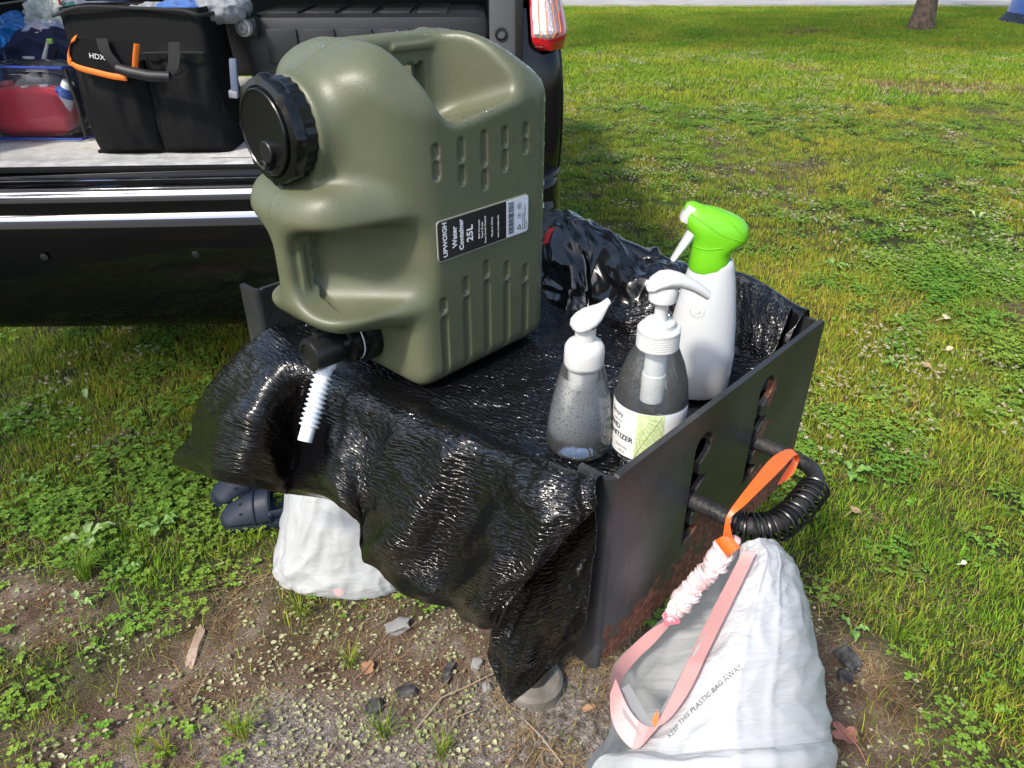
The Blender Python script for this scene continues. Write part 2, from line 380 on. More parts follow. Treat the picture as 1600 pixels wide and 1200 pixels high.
for i in range(2): K.append(blade_patch('p%02d' % len(K), 170, .20, .02, .045, .006, 1.0, g_mat, .12, 70 + i))            # 10-11 far lawn
K.append(blade_patch('p%02d' % len(K), 70, .22, .02, .05, .006, .9, st_mat, .0, 80))                                     # 12 far straw
V, F, C = [], [], []                                                                                                    # 13 clover flower heads
r_ = np.random.default_rng(5)
for i in range(7):
    cx, cy, cz = r_.uniform(-.09, .09), r_.uniform(-.09, .09), r_.uniform(.03, .055); ra = r_.uniform(.008, .012); k = r_.uniform(.7, 1.1)
    for j in range(14):
        a = r_.uniform(0, 6.28); e = r_.uniform(-.3, 1.3); d = Vector((math.cos(a) * math.cos(e), math.sin(a) * math.cos(e), math.sin(e))); o = len(V); s_ = d.orthogonal().normalized() * .0022
        c = Vector((cx, cy, cz)); V += [c + d * ra * .2 + s_, c + d * ra * .2 - s_, c + d * ra * 1.1]; F.append((o, o + 1, o + 2)); C += [(k, k * .97, k * .88)] * 3
me = py_mesh('p13', V, F); tint_attr(me, C); fl_m = leafy('clover_flower', (.75, .70, .60), (.62, .55, .42), 20, .3); me.materials.append(fl_m)
o = bpy.data.objects.new('p13', me); proto.objects.link(o)
pts = []; idx = []; scl = []
def scatter(y0, y1, step, far=False):
    y = y0
    while y < y1:
        half = (y * .857 + 1.32 * .515 + .5) * .72 + .3
        xs = np.arange(-half, half, step) + rng.uniform(-.5, .5, len(np.arange(-half, half, step))) * step
        ys = y + rng.uniform(-.5, .5, len(xs)) * step
        vv = (xs > -1.9) & (xs < .05) & (ys > 2.6)
        xs, ys = xs[~vv], ys[~vv]
        if len(xs):
            d = dirt_map(xs, ys); dr = dry_map(xs, ys); cn = fbm(xs * 1.1, ys * 1.1, 6.6, 3) - .05 * (xs < 0) + .05 * ((xs > .5) & (ys < 2))
            for X, Y, D, DR, CN in zip(xs, ys, d, dr, cn):
                q = rng.uniform()
                if far:
                    k = 12 if q < DR * .75 else int(rng.integers(10, 12)); s = rng.uniform(.7, 1.1)
                elif D > .55:
                    if q < .26: k = int(rng.integers(5, 7))
                    elif q < .34 + (.55 if CN > .02 else .10) * (X < 0.0) * (Y < 1.5): k = 8
                    elif q < .72: k = (9 if rng.uniform() < .6 else 7) if X < -.35 else (7 if rng.uniform() < .35 else 5)
                    else: continue
                    s = rng.uniform(.5, 1.0)
                elif D > .05:
                    k = int(rng.choice([5, 6, 7, 7, 8, 9, 9, 3, 0], p=[.11, .11, .15, .1, .12, .13, .1, .1, .08])); s = rng.uniform(.6, 1.0)
                elif q < DR * .8:
                    k = int(rng.choice([5, 6, 7, 9])); s = rng.uniform(.7, 1.1)
                elif q < .24 + CN * .7: k = int(rng.integers(3, 5)); s = rng.uniform(.7, 1.15)
                elif q > .85: k = int(rng.choice([5, 6, 7, 9])); s = rng.uniform(.7, 1.0)
                else: k = int(rng.integers(0, 3)); s = rng.uniform(.65, 1.15)
                pts.append((X, Y, 0)); idx.append(k); scl.append(s)
        y += step
scatter(.55, 3.4, .052); scatter(3.4, 7.5, .078); scatter(7.5, 19.6, .17, True)
# clover flowers: thick by the van and across the near lawn
for i in range(2600):
    Y = rng.uniform(1.75, 11); X = rng.uniform(-1.9, 7) if Y > 2.7 else rng.uniform(-1.6, 1.9)
    if abs(X) > (Y * .857 + 1.2) * .75 or (X < .3 and X > -1.9 and Y > 3.0): continue
    if fbm(X * .8, Y * .8, 31.) < -.12 + (.15 if X > 1 and Y < 3 else 0): continue
    if dirt_map(X, Y) > .05: continue
    pts.append((X, Y, 0)); idx.append(13); scl.append(rng.uniform(.6, 1.0))
pts = np.array(pts); pts[:, 2] = ground_z(pts[:, 0], pts[:, 1])
def grass_object(name, sel, kind='stuff'):
    p = pts[sel]; me = bpy.data.meshes.new(name); me.from_pydata([tuple(a) for a in p], [], [])
    a = me.attributes.new('kind_index', 'INT', 'POINT'); a.data.foreach_set('value', np.array(idx, np.int32)[sel])
    a = me.attributes.new('size', 'FLOAT', 'POINT'); a.data.foreach_set('value', np.array(scl, np.float32)[sel])
    a = me.attributes.new('turn', 'FLOAT_VECTOR', 'POINT'); tv = np.c_[rng.normal(0, .06, len(p)), rng.normal(0, .06, len(p)), rng.uniform(0, 6.28, len(p))]; a.data.foreach_set('vector', tv.astype(np.float32).ravel())
    o = bpy.data.objects.new(name, me); SC.collection.objects.link(o); o['kind'] = kind
    ng = bpy.data.node_groups.new(name, 'GeometryNodeTree')
    ng.interface.new_socket('Geometry', in_out='INPUT', socket_type='NodeSocketGeometry'); ng.interface.new_socket('Geometry', in_out='OUTPUT', socket_type='NodeSocketGeometry')
    N = ng.nodes; gi = N.new('NodeGroupInput'); go = N.new('NodeGroupOutput'); ip = N.new('GeometryNodeInstanceOnPoints'); ci = N.new('GeometryNodeCollectionInfo')
    ci.inputs[0].default_value = proto; ci.inputs[1].default_value = True; ci.inputs[2].default_value = True
    def na(nm, ty):
        x = N.new('GeometryNodeInputNamedAttribute'); x.data_type = ty; x.inputs[0].default_value = nm; return [s for s in x.outputs if s.enabled][0]
    L_ = ng.links; L_.new(gi.outputs[0], ip.inputs['Points']); L_.new(ci.outputs[0], ip.inputs['Instance']); ip.inputs['Pick Instance'].default_value = True
    L_.new(na('kind_index', 'INT'), ip.inputs['Instance Index']); L_.new(na('turn', 'FLOAT_VECTOR'), ip.inputs['Rotation']); L_.new(na('size', 'FLOAT'), ip.inputs['Scale'])
    L_.new(ip.outputs[0], go.inputs[0])
    md = o.modifiers.new('scatter', 'NODES'); md.node_group = ng
    return o
ia = np.array(idx)
tag(grass_object('grass', (ia != 13) & (ia != 8)), 'short green grass, clover and straw covering the lawn round the fire box', 'grass')
tag(grass_object('leaf_litter', ia == 8), 'small pale leaflets littering the bare earth in front of the fire box', 'leaf litter')
tag(grass_object('clover_flowers', ia == 13), 'tiny white clover flower heads dotted over the lawn', 'flowers')

# ============================================================ TREE AND TENT FAR OFF
bark = mat('bark', (.20, .14, .10), .95, bump=1, bscale=18, col2=(.08, .055, .04), vscale=14)
crown_m = leafy('tree_leaves', (.06, .12, .025), (.10, .17, .04), .8, .3)
def tree(base, rad, h, lean, cr, label, seed, fore=.55, group=None, nleaf=5200):
    r = np.random.default_rng(seed)
    t = empty('tree', base, label, 'tree', group); bx, by, _ = base
    tr = MB(); pth = []; rr = []
    for i in range(13):
        f = i / 12; pth.append((bx + lean[0] * f * h + .06 * math.sin(f * 5 + seed), by + lean[1] * f * h + .05 * math.cos(f * 4), f * h * .8)); rr.append(rad * (1.35 - .35 * min(1, f * 14)) * (1 - .55 * f))
    tr.tube(pth, rr, 18); tr.build('trunk', bark, t)
    top = Vector(pth[-1]); lim = MB()
    for j in range(9):
        f = .55 + .45 * j / 9; s0 = Vector(pth[int(f * 12)]); a = j * 2.4 + seed; e = s0 + Vector((math.cos(a), math.sin(a), .55)) * cr * .75
        lim.tube([s0, s0.lerp(e, .5) + Vector((0, 0, .25)), e], [rad * .35, rad * .2, rad * .06], 7)
    lim.build('branches', bark, t)
    V, F, C = [], [], []; cl = [(top + Vector((r.normal(0, cr * .48), r.normal(0, cr * .48), r.normal(0, cr * .30)))) for _ in range(46)]
    for i in range(nleaf):
        c = cl[int(r.integers(len(cl)))] + Vector(r.normal(0, cr * .13, 3)); s = r.uniform(.05, .12); d = Vector(r.normal(0, 1, 3)).normalized(); u = d.orthogonal().normalized(); v = d.cross(u); o = len(V); k = r.uniform(.6, 1.3)
        V += [c - u * s, c + v * s * .5, c + u * s, c - v * s * .5]; F.append((o, o + 1, o + 2, o + 3)); C += [(k, k, k)] * 4
    me = py_mesh('crown', V, F); tint_attr(me, C); link_mesh('crown', me, crown_m, t, smooth=False)
    return t
tree((7.14, 14.2, 0), .17, 7.5, (.035, 0), 3.0, 'lone brown tree trunk standing in the lawn at the far right', 3)
# two trees outside the frame whose crowns throw the broken shade on the far lawn
def shade_tree(trunk, h, rad, cx, cy, cz, spread, ncl, nleaf, label, seed):
    r = np.random.default_rng(seed); t = empty('tree', (trunk[0], trunk[1], 0), label, 'tree', 'shade trees round the lawn'); tr = MB()
    pth = [(trunk[0] + (cx - trunk[0]) * (i / 8) ** 2, trunk[1] + (cy - trunk[1]) * (i / 8) ** 2, h * i / 8) for i in range(9)]
    tr.tube(pth, [rad * (1.2 - .7 * i / 8) for i in range(9)], 14); tr.build('trunk', bark, t); lim = MB(); top = Vector(pth[-1]); cl = []
    for j in range(ncl):
        a = r.uniform(0, 6.283); d = math.sqrt(r.uniform()); c = Vector((cx + spread[0] * d * math.cos(a), cy + spread[1] * d * math.sin(a), cz + r.normal(0, spread[2]))); cl.append(c)
        if j % 3 == 0: lim.tube([Vector(pth[6]), top.lerp(c, .5), c], [rad * .4, rad * .2, .02], 6)
    lim.build('branches', bark, t); V, F, C = [], [], []
    for i in range(nleaf):
        c = cl[int(r.integers(len(cl)))] + Vector(r.normal(0, 1, 3)) * (.30 if cz > 6 else .13); s = r.uniform(.05, .11); d = Vector(r.normal(0, 1, 3)).normalized(); u = d.orthogonal().normalized(); v = d.cross(u); o = len(V); k = r.uniform(.6, 1.3)
        V += [c - u * s, c + v * s * .5, c + u * s, c - v * s * .5]; F.append((o, o + 1, o + 2, o + 3)); C += [(k, k, k)] * 4
    me = py_mesh('crown', V, F); tint_attr(me, C); link_mesh('crown', me, crown_m, t, smooth=False)
def over(x, y, z): return (x + sdir.x / sdir.z * z, y + sdir.y / sdir.z * z)
ox_, oy_ = over(-1.35, 2.12, 5.2); shade_tree((ox_ - 1.2, oy_ - 1.0), 4.6, .14, ox_, oy_, 5.2, (.85, .26, .12), 34, 9000, 'tree left behind the viewer shading the car', 31)
ox_, oy_ = over(5.0, 14.4, 9.0); shade_tree((-1.6, 9.3), 8.4, .25, ox_, oy_, 9.0, (5.4, 3.2, .6), 110, 19000, 'tall tree behind the car shading the far lawn', 32)
tn = empty('tent', on_z(1610, 40), 'blue and green dome tent at the far right edge of the lawn', 'tent')
tb = on_z(1582, 45); tx, ty = tb.x + .55, tb.y
blue = mat('tent_blue', (.02, .10, .42), .6, sheen=.3); teal = mat('tent_green', (.12, .34, .26), .6); dk = mat('tent_skirt', (.012, .02, .04), .7); yel = mat('tent_pole', (.75, .55, .08), .4)
def dome(r0, h, z0, seg, a0, a1, off=0.):
    V = []; F = []; nn = 14; k = 12
    for i in range(nn + 1):
        for j in range(k + 1):
            a = a0 + (a1 - a0) * j / k; f = i / nn * math.pi / 2
            V.append((tx + 1.25 + (r0 + off) * math.cos(f) ** .8 * math.cos(a), ty + .9 + (r0 + off) * math.cos(f) ** .8 * math.sin(a), z0 + (h + off) * math.sin(f)))
    for i in range(nn):
        for j in range(k): F.append((i * (k + 1) + j, i * (k + 1) + j + 1, (i + 1) * (k + 1) + j + 1, (i + 1) * (k + 1) + j))
    return V, F
for kk in range(6):
    a0 = kk * math.pi / 3 + .2; me = py_mesh('fly_panel', *dome(1.25, 1.25, .10, 6, a0, a0 + math.pi / 3)); link_mesh('fly_panel', me, teal if kk in (3,) else blue, tn)
    pm = MB(); pm.tube([(tx + 1.25 + 1.27 * math.cos(i / 12 * math.pi / 2) ** .8 * math.cos(a0), ty + .9 + 1.27 * math.cos(i / 12 * math.pi / 2) ** .8 * math.sin(a0), .1 + 1.27 * math.sin(i / 12 * math.pi / 2)) for i in range(12)], .012, 6); pm.build('pole_sleeve', yel, tn)
sk = MB(); sk.lathe([(1.36, 0.01), (1.29, .10), (1.25, .18)], 28, Matrix.Translation((tx + 1.25, ty + .9, 0)), cap=False); sk.build('skirt', dk, tn)

# ============================================================ FIRE BOX (park grill)
grill = empty('park_grill', (box_pt(.31, .225, 0)), 'black steel park grill with slotted side plate, draped in black plastic', 'grill')
iron = bpy.data.materials.new('black_steel'); iron.use_nodes = True; n = iron.node_tree; b = n.nodes['Principled BSDF']
geo = n.nodes.new('ShaderNodeNewGeometry'); tcn = n.nodes.new('ShaderNodeTexCoord')
def texn(sc, det=6, src=None):
    t = n.nodes.new('ShaderNodeTexNoise'); t.inputs['Scale'].default_value = sc; t.inputs['Detail'].default_value = det; n.links.new(src or geo.outputs['Position'], t.inputs['Vector']); return t
a_r = n.nodes.new('ShaderNodeAttribute'); a_r.attribute_name = 'rust'
tn1 = texn(28); tn2 = texn(160); tn3 = texn(6)
ad1 = n.nodes.new('ShaderNodeMath'); ad1.operation = 'MULTIPLY_ADD'; ad1.inputs[1].default_value = 1.3; n.links.new(tn1.outputs[0], ad1.inputs[0]); n.links.new(a_r.outputs['Fac'], ad1.inputs[2])
mr = n.nodes.new('ShaderNodeMapRange'); mr.inputs[1].default_value = 1.02; mr.inputs[2].default_value = 1.16; n.links.new(ad1.outputs[0], mr.inputs[0])
paint = ramp(tn3.outputs[0], [(.3, (.014, .014, .015)), (.5, (.030, .031, .033)), (.68, (.065, .067, .070))])
rust = ramp(tn2.outputs[0], [(.3, (.06, .022, .012)), (.5, (.16, .06, .032)), (.7, (.28, .13, .08))])
n.links.new(mixc(mr.outputs[0], paint, rust), b.inputs['Base Color'])
rr = n.nodes.new('ShaderNodeMapRange'); rr.inputs[3].default_value = .40; rr.inputs[4].default_value = .95; n.links.new(mr.outputs[0], rr.inputs[0]); n.links.new(rr.outputs[0], b.inputs['Roughness'])
bp = n.nodes.new('ShaderNodeBump'); bp.inputs['Strength'].default_value = .35; bp.inputs['Distance'].default_value = .002; n.links.new(tn2.outputs[0], bp.inputs['Height']); n.links.new(bp.outputs[0], b.inputs['Normal'])
ZT, ZB, TK = .900, .640, .0070
SW, QL = .627, .452
def slot_poly(q0, zt, zb):
    """keyhole slot: straight left edge, three rounded steps biting into the right side"""
    P = [(q0 - .010, zb + .006), (q0 - .010, zt - .018)]
    P += [(q0 - .010 + .017 + .017 * math.cos(a), zt - .017 + .017 * math.sin(a)) for a in np.linspace(math.pi, .15, 8)]
    z = zt - .026
    for k in range(3):
        P += [(q0 + .025, z), (q0 + .022, z - .006), (q0 + .012, z - .012), (q0 + .006, z - .016), (q0 + .006, z - .030)]
        z -= .037
        P += [(q0 + .018, z + .002)]
    P += [(q0 + .022, z - .004), (q0 + .014, z - .012), (q0 + .004, zb + .010)]
    return P
def plate_with_slots(s, q0, q1, slots, parent, name='side_plate'):
    """plate in the plane of constant s, real holes cut by triangulating the outline with its holes"""
    bm = bmesh.new(); vs = []
    rc = .02
    out = [(q0, ZB + rc), (q0 + rc * .3, ZB + rc * .3), (q0 + rc, ZB), (q1 - rc, ZB), (q1 - rc * .3, ZB + rc * .3), (q1, ZB + rc), (q1, ZT - .004), (q1 - .004, ZT), (q0 + .004, ZT), (q0, ZT - .004)]
    # refine long edges for the rust attribute
    def refine(P, d):
        o = []
        for i, p in enumerate(P):
            q = P[(i + 1) % len(P)]; k = max(1, int(math.dist(p, q) / d))
            o += [(p[0] + (q[0] - p[0]) * j / k, p[1] + (q[1] - p[1]) * j / k) for j in range(k)]
        return o
    eds = []
    for P in [refine(out, .02)] + slots:
        v = [bm.verts.new((s, p[0], p[1])) for p in P]
        eds += [bm.edges.new((v[i], v[(i + 1) % len(v)])) for i in range(len(v))]
    bmesh.ops.triangle_fill(bm, use_beauty=True, use_dissolve=False, edges=eds)
    r = bmesh.ops.extrude_face_region(bm, geom=bm.faces[:]); bmesh.ops.translate(bm, vec=(-TK, 0, 0), verts=[e for e in r['geom'] if isinstance(e, bmesh.types.BMVert)])
    bmesh.ops.recalc_face_normals(bm, faces=bm.faces); me = bpy.data.meshes.new(name); bm.to_mesh(me); bm.free()
    # subdivide for attribute
    bm = bmesh.new(); bm.from_mesh(me); bmesh.ops.triangulate(bm, faces=bm.faces)
    for _ in range(3):
        long_e = [e for e in bm.edges if e.calc_length() > .03]
        if long_e: bmesh.ops.subdivide_edges(bm, edges=long_e, cuts=1); bmesh.ops.triangulate(bm, faces=bm.faces)
    bm.to_mesh(me); bm.free()
    me.transform(BOX_M); o = link_mesh(name, me, iron, parent, smooth=False)
    return o
def set_rust(o, fn):
    me = o.data; co = np.zeros(len(me.vertices) * 3); me.vertices.foreach_get('co', co); co = co.reshape(-1, 3)
    Mw = o.matrix_basis if not o.parent else Matrix.Translation(o.parent.location) @ o.matrix_basis
    co = np.array([(Mw @ Vector(c))[:] for c in co]); d = co[:, :2] - np.array([BL.x, BL.y]); s = d @ np.array([ES.x, ES.y]); q = d @ np.array([EQ.x, EQ.y])
    a = me.attributes.new('rust', 'FLOAT', 'POINT'); a.data.foreach_set('value', np.asarray(fn(s, q, co[:, 2]), np.float32))
slots = [slot_poly(.156, .868, .708), slot_poly(.298, .878, .716)]
sp = plate_with_slots(SW, .0, QL, slots, grill)
set_rust(sp, lambda s, q, z: np.clip(.72 - (z - ZB) * 7.5 + .15 * (q > .12), 0, .75) + .52 * np.exp(-((q - .185) / .022) ** 2) * (z < .86) * (z > .70) * .75 + .5 * np.exp(-((q - .325) / .02) ** 2) * (z < .87) * (z > .70) * .75)
sp2 = plate_with_slots(0.0 + TK, .0, QL, [slot_poly(.156, .868, .708), slot_poly(.298, .878, .716)], grill); set_rust(sp2, lambda s, q, z: z * 0 + .1)
def flange(name, s_plate, direction):
    """bent front lip of a side plate, rounded corner then a strip facing the front"""
    prof = [(s_plate, .0)] + [(s_plate + direction * .010 * (1 - math.cos(a)), -.010 * math.sin(a)) for a in np.linspace(.2, math.pi / 2, 6)] + [(s_plate + direction * .038, -.0105)]
    inner = [(s + (direction * TK if i == 0 else direction * TK * (1 - i / len(prof)) ), q + (0 if i == 0 else TK)) for i, (s, q) in enumerate(prof)]
    V, F = [], []; zs = np.r_[ZB + .0, ZB + .012, np.linspace(ZB + .03, ZT, 14)]
    k = len(prof)
    for z in zs:
        for i, p in enumerate(prof + inner[::-1]):
            zz = max(z, ZB + .014 * max(0, (i if i < k else 2 * k - 1 - i) / k - .7) * 3) if z < ZB + .02 else z
            V.append(box_pt(p[0], p[1], zz))
    m_ = 2 * k
    for i in range(len(zs) - 1):
        for j in range(m_): F.append((i * m_ + j, i * m_ + (j + 1) % m_, (i + 1) * m_ + (j + 1) % m_, (i + 1) * m_ + j))
    F.append(tuple(range(m_))); F.append(tuple((len(zs) - 1) * m_ + j for j in range(m_)))
    me = py_mesh(name, V, F); bm = bmesh.new(); bm.from_mesh(me); bmesh.ops.recalc_face_normals(bm, faces=bm.faces); bm.to_mesh(me); bm.free()
    o = link_mesh(name, me, iron, grill); me.set_sharp_from_angle(angle=R(40)); return o
fl = flange('front_lip', SW, -1); set_rust(fl, lambda s, q, z: np.clip(.75 - (z - ZB) * 9, 0, .7) * (s < .602) )
fl2 = flange('front_lip', TK, -1); set_rust(fl2, lambda s, q, z: z * 0 + .05)
bk = MB().box((.311, QL + .001, (ZT + ZB) / 2), (.605, .0055, ZT - ZB - .01)); bk = bk.build('back_plate', iron, grill, smooth=False, mw=BOX_M)
set_rust(bk, lambda s, q, z: z * 0)
fp = MB().box((.311, .226, ZB + .02), (.603, .43, .005)).build('floor_plate', iron, grill, smooth=False, mw=BOX_M)
gr = MB()
for i in range(22): gr.tube([(.015 + i * .0284, .01, .806), (.015 + i * .0284, .44, .806)], .005, 8)
gr.tube([(.01, .012, .798), (.612, .012, .798)], .006, 8); gr.tube([(.01, .435, .798), (.612, .435, .798)], .006, 8)
gr.build('grate', iron, grill, mw=BOX_M)
post = MB().lathe([(.030, -.02), (.030, .62), (.055, .625), (.055, .642)], 24, Matrix.Translation((.045, .985, 0))).build('post', iron, grill)
conc = mat('concrete', (.20, .185, .165), .95, bump=1, bscale=60, col2=(.12, .105, .09), vscale=20)
MB().lathe([(.062, -.05), (.060, .022), (.052, .030), (0.001, .031)], 40, Matrix.Translation((.045, .985, 0))).build('footing', conc, grill)
# handle: U of rod out of the two slots, wrapped in a coil spring grip
hz = .776
hp = [(.56, .160, hz - .002), (.64, .160, hz), (.672, .160, hz), (.695, .166, hz), (.712, .186, hz), (.7175, .215, hz), (.7175, .262, hz), (.713, .290, hz), (.699, .308, hz), (.678, .314, hz), (.64, .314, hz), (.56, .314, hz - .002)]
hs = spline(hp, 90); rod_m = mat('rod_steel', (.012, .012, .013), .55, bump=.8, bscale=200, rvar=.12, col2=(.028, .026, .025), vscale=30)
MB().tube([tuple(p) for p in hs], .0095, 16).build('handle_rod', rod_m, grill, mw=BOX_M)
cs = spline(hp, 1400); seglen = np.r_[0, np.cumsum(np.linalg.norm(np.diff(cs, axis=0), axis=1))]
i0 = np.argmin(np.abs(seglen - .117)); i1 = np.argmin(np.abs(seglen - .262)); cpts = []; turns = 17
for i in range(i0, i1, 1):
    f = (i - i0) / (i1 - i0); tgt = f * turns * 2 * math.pi + .9 * math.sin(f * 23) + .5 * math.sin(f * 61); t = Vector(cs[min(i + 1, 1399)] - cs[i - 1]).normalized(); n1 = Vector((0, 0, 1)); n2 = t.cross(n1)
    for sub in (0,):
        rad = .0165; cpts.append(tuple(Vector(cs[i]) + rad * (math.cos(tgt) * n1 + math.sin(tgt) * n2) + Vector((0, 0, -.004))))
coil_m = mat('spring_wire', (.05, .05, .052), .3, metal=.9)
MB().tube(cpts[::1], .0018, 7).build('spring_grip', coil_m, grill, mw=BOX_M)
# ============================================================ BLACK PLASTIC BAG DRAPED OVER THE BOX
bagm = bpy.data.materials.new('black_plastic'); bagm.use_nodes = True; n = bagm.node_tree; b = n.nodes['Principled BSDF']
b.inputs['Base Color'].default_value = (.004, .004, .005, 1); b.inputs['Roughness'].default_value = .19; b.inputs['IOR'].default_value = 1.65
uvn = n.nodes.new('ShaderNodeTexCoord'); mp = n.nodes.new('ShaderNodeMapping'); mp.inputs['Scale'].default_value = (1, 3.6, 1); mp.inputs['Rotation'].default_value = (0, 0, .12)
n.links.new(uvn.outputs['UV'], mp.inputs['Vector'])
wr = n.nodes.new('ShaderNodeTexNoise'); wr.inputs['Scale'].default_value = 18; wr.inputs['Detail'].default_value = 2; n.links.new(uvn.outputs['UV'], wr.inputs['Vector'])
mixv = n.nodes.new('ShaderNodeVectorMath'); mixv.operation = 'MULTIPLY_ADD'; mixv.inputs[1].default_value = (.012, .022, 0); n.links.new(wr.outputs['Color'], mixv.inputs[0]); n.links.new(mp.outputs[0], mixv.inputs[2])
nz = n.nodes.new('ShaderNodeTexNoise'); nz.inputs['Scale'].default_value = 80; nz.inputs['Detail'].default_value = 1.5; nz.inputs['Roughness'].default_value = .45; pass
n.links.new(mixv.outputs[0], nz.inputs['Vector'])
nz2 = n.nodes.new('ShaderNodeTexNoise'); nz2.inputs['Scale'].default_value = 30; nz2.inputs['Detail'].default_value = 3; n.links.new(mixv.outputs[0], nz2.inputs['Vector'])
smo = n.nodes.new('ShaderNodeMapRange'); smo.interpolation_type = 'SMOOTHSTEP'; smo.inputs[1].default_value = .40; smo.inputs[2].default_value = .62; n.links.new(nz.outputs[0], smo.inputs[0])
adm = n.nodes.new('ShaderNodeMath'); adm.operation = 'MULTIPLY_ADD'; adm.inputs[1].default_value = 1.6; n.links.new(nz2.outputs[0], adm.inputs[0]); n.links.new(smo.outputs[0], adm.inputs[2])
att = n.nodes.new('ShaderNodeAttribute'); att.attribute_name = 'emboss'
mm = n.nodes.new('ShaderNodeMath'); mm.operation = 'MULTIPLY'; n.links.new(adm.outputs[0], mm.inputs[0]); n.links.new(att.outputs['Fac'], mm.inputs[1])
bp = n.nodes.new('ShaderNodeBump'); bp.inputs['Strength'].default_value = 1.0; bp.inputs['Distance'].default_value = .0011
n.links.new(mm.outputs[0], bp.inputs['Height']); n.links.new(bp.outputs[0], b.inputs['Normal'])
def hang(rows_px, qs): return [on_q(u, v, q) for (u, v), q in zip(rows_px, qs)]
top = {}
sc_ = [.012, .085, .155, .225, .295, .365, .435, .505, .575, .600]
ridge = [.903, .903, .925, .930, .918, .910, .912, .922, .905, .900]
rows = []
rows.append([(s, .515, .86) for s in sc_])
rows.append([(s, .475, z - .012) for s, z in zip(sc_, ridge)])
rows.append([(s, .450, z) for s, z in zip(sc_, ridge)])
rows.append([(s, .428, .872) for s in sc_])
rows.append([(s, .395, .838) for s in sc_])
rows.append([(s, .31, .829) for s in sc_[:-1]] + [(.615, .31, .840)])
rows.append([(s, .20, .829) for s in sc_[:-1]] + [(.615, .20, .842)])
rows.append([(s, .10, .829) for s in sc_[:-1]] + [(.612, .10, .848)])
rows.append([(s, .035, .828) for s in sc_[:-1]] + [(.605, .035, .855)])
lip_px = [(421, 517), (462, 560), (505, 585), (560, 612), (622, 640), (690, 668), (765, 700), (845, 728), (915, 752), (938, 752)]
rows.append(hang(lip_px, [-.005, -.012, -.005, -.014, -.016, -.016, -.016, -.016, -.016, -.018]))
rows.append(hang([(386, 552), (428, 592), (482, 622), (540, 655), (600, 690), (668, 722), (745, 755), (830, 785), (905, 800), (933, 790)], [-.02, -.045, -.012, -.035, -.03, -.04, -.028, -.042, -.036, -.036]))
rows.append(hang([(333, 618), (396, 650), (472, 676), (532, 708), (588, 748), (645, 790), (722, 825), (800, 850), (862, 862), (872, 852)], [-.06, -.085, -.018, -.05, -.04, -.058, -.035, -.058, -.045, -.045]))
rows.append(hang([(297, 684), (376, 705), (463, 728), (530, 755), (575, 800), (624, 850), (700, 885), (770, 905), (815, 915), (822, 905)], [-.085, -.11, -.03, -.06, -.045, -.062, -.04, -.062, -.052, -.052]))
rows.append(hang([(278, 724), (366, 750), (455, 767), (541, 793), (566, 855), (608, 895), (688, 940), (745, 968), (782, 977), (786, 973)], [-.095, -.12, -.04, -.06, -.05, -.058, -.05, -.06, -.06, -.06]))
C = np.array(rows, float)
NU, NV = 330, 270
S = surf(C, NU, NV)
uu, vv = np.meshgrid(np.linspace(0, len(rows) - 1, NU), np.linspace(0, 9, NV), indexing='ij')
a_ = np.linspace(0, 1, NU); arc = np.cumsum(np.r_[0, np.linalg.norm(np.diff(S[:, NV // 2], axis=0), axis=1)]); arw = np.cumsum(np.r_[0, np.linalg.norm(np.diff(S[NU // 2], axis=0), axis=1)])
UA, VA = np.meshgrid(arc, arw, indexing='ij')
Nn = grid_normals(S)
if Nn[NU // 2, NV // 2, 2] < 0: Nn = -Nn
wback = np.clip((4.6 - uu) / 1.5, 0, 1) * np.clip((uu - .2), 0, 1)               # crumpled by the back wall
whang = np.clip((uu - 8.6) / 1.2, 0, 1)
def crease(x): return 1 - np.abs(x) * 2.2
base = crease(fbm(UA * 7, VA * 7, 1.1, 3))
fold = crease(pnoise(UA * 3.2 + 2.2 * VA, VA * 8, 4.1)) + .6 * crease(pnoise(UA * 7 - 5 * VA, VA * 10, 9.1)) + .35 * crease(pnoise(UA * 12 + 3 * VA, VA * 19, 2.1))
disp = .0022 * base * (1 - wback) + wback * (.007 * crease(fbm(UA * 8, VA * 9, 7.7, 2)) + .012 * fbm(UA * 6, VA * 6, 12.2, 2)) + whang * (.0085 * fold + .004 * fbm(UA * 16, VA * 22, 3.3, 2))
flat = np.clip((uu - 4.2), 0, 1) * (1 - whang)
disp += flat * (.0042 * crease(fbm(UA * 9, VA * 7, 5.5, 3)))
# keep it flat under the jug and the bottles
SL, QLc = S[..., 0], S[..., 1]
for (s0, q0, r0) in ((.209, .14, .13), (.509 - .2, .15, .02)):
    disp *= 1 - .85 * np.exp(-(((SL - s0) / r0) ** 4 + ((QLc - q0) / r0) ** 4)) * (1 - whang)
S = S + Nn * disp[..., None]
hem = np.clip((uu - 12.55) / .1, 0, 1) * (1 - .0)                                     # smooth welded hem band
emb = 1 - .85 * hem
emb *= np.where(wback > .4, np.clip(.25 + 1.2 * fbm(UA * 5, VA * 5, 20.2, 2), .1, 1), 1)
bag = empty('garbage_bag', box_pt(.31, .2, .83), 'black embossed plastic garbage bag draped over the grill under the jug and bottles', 'garbage bag')
Wd = np.stack([BL.x + S[..., 0] * ES.x + S[..., 1] * EQ.x, BL.y + S[..., 0] * ES.y + S[..., 1] * EQ.y, S[..., 2]], -1)
def add_attr(o, nm, v):
    a = o.data.attributes.new(nm, 'FLOAT', 'POINT'); a.data.foreach_set('value', np.asarray(v, np.float32).ravel())
o = grid_obj('draped_sheet', Wd, bagm, bag, uvs=np.stack([VA, UA], -1), thick=.0006); add_attr(o, 'emboss', emb)
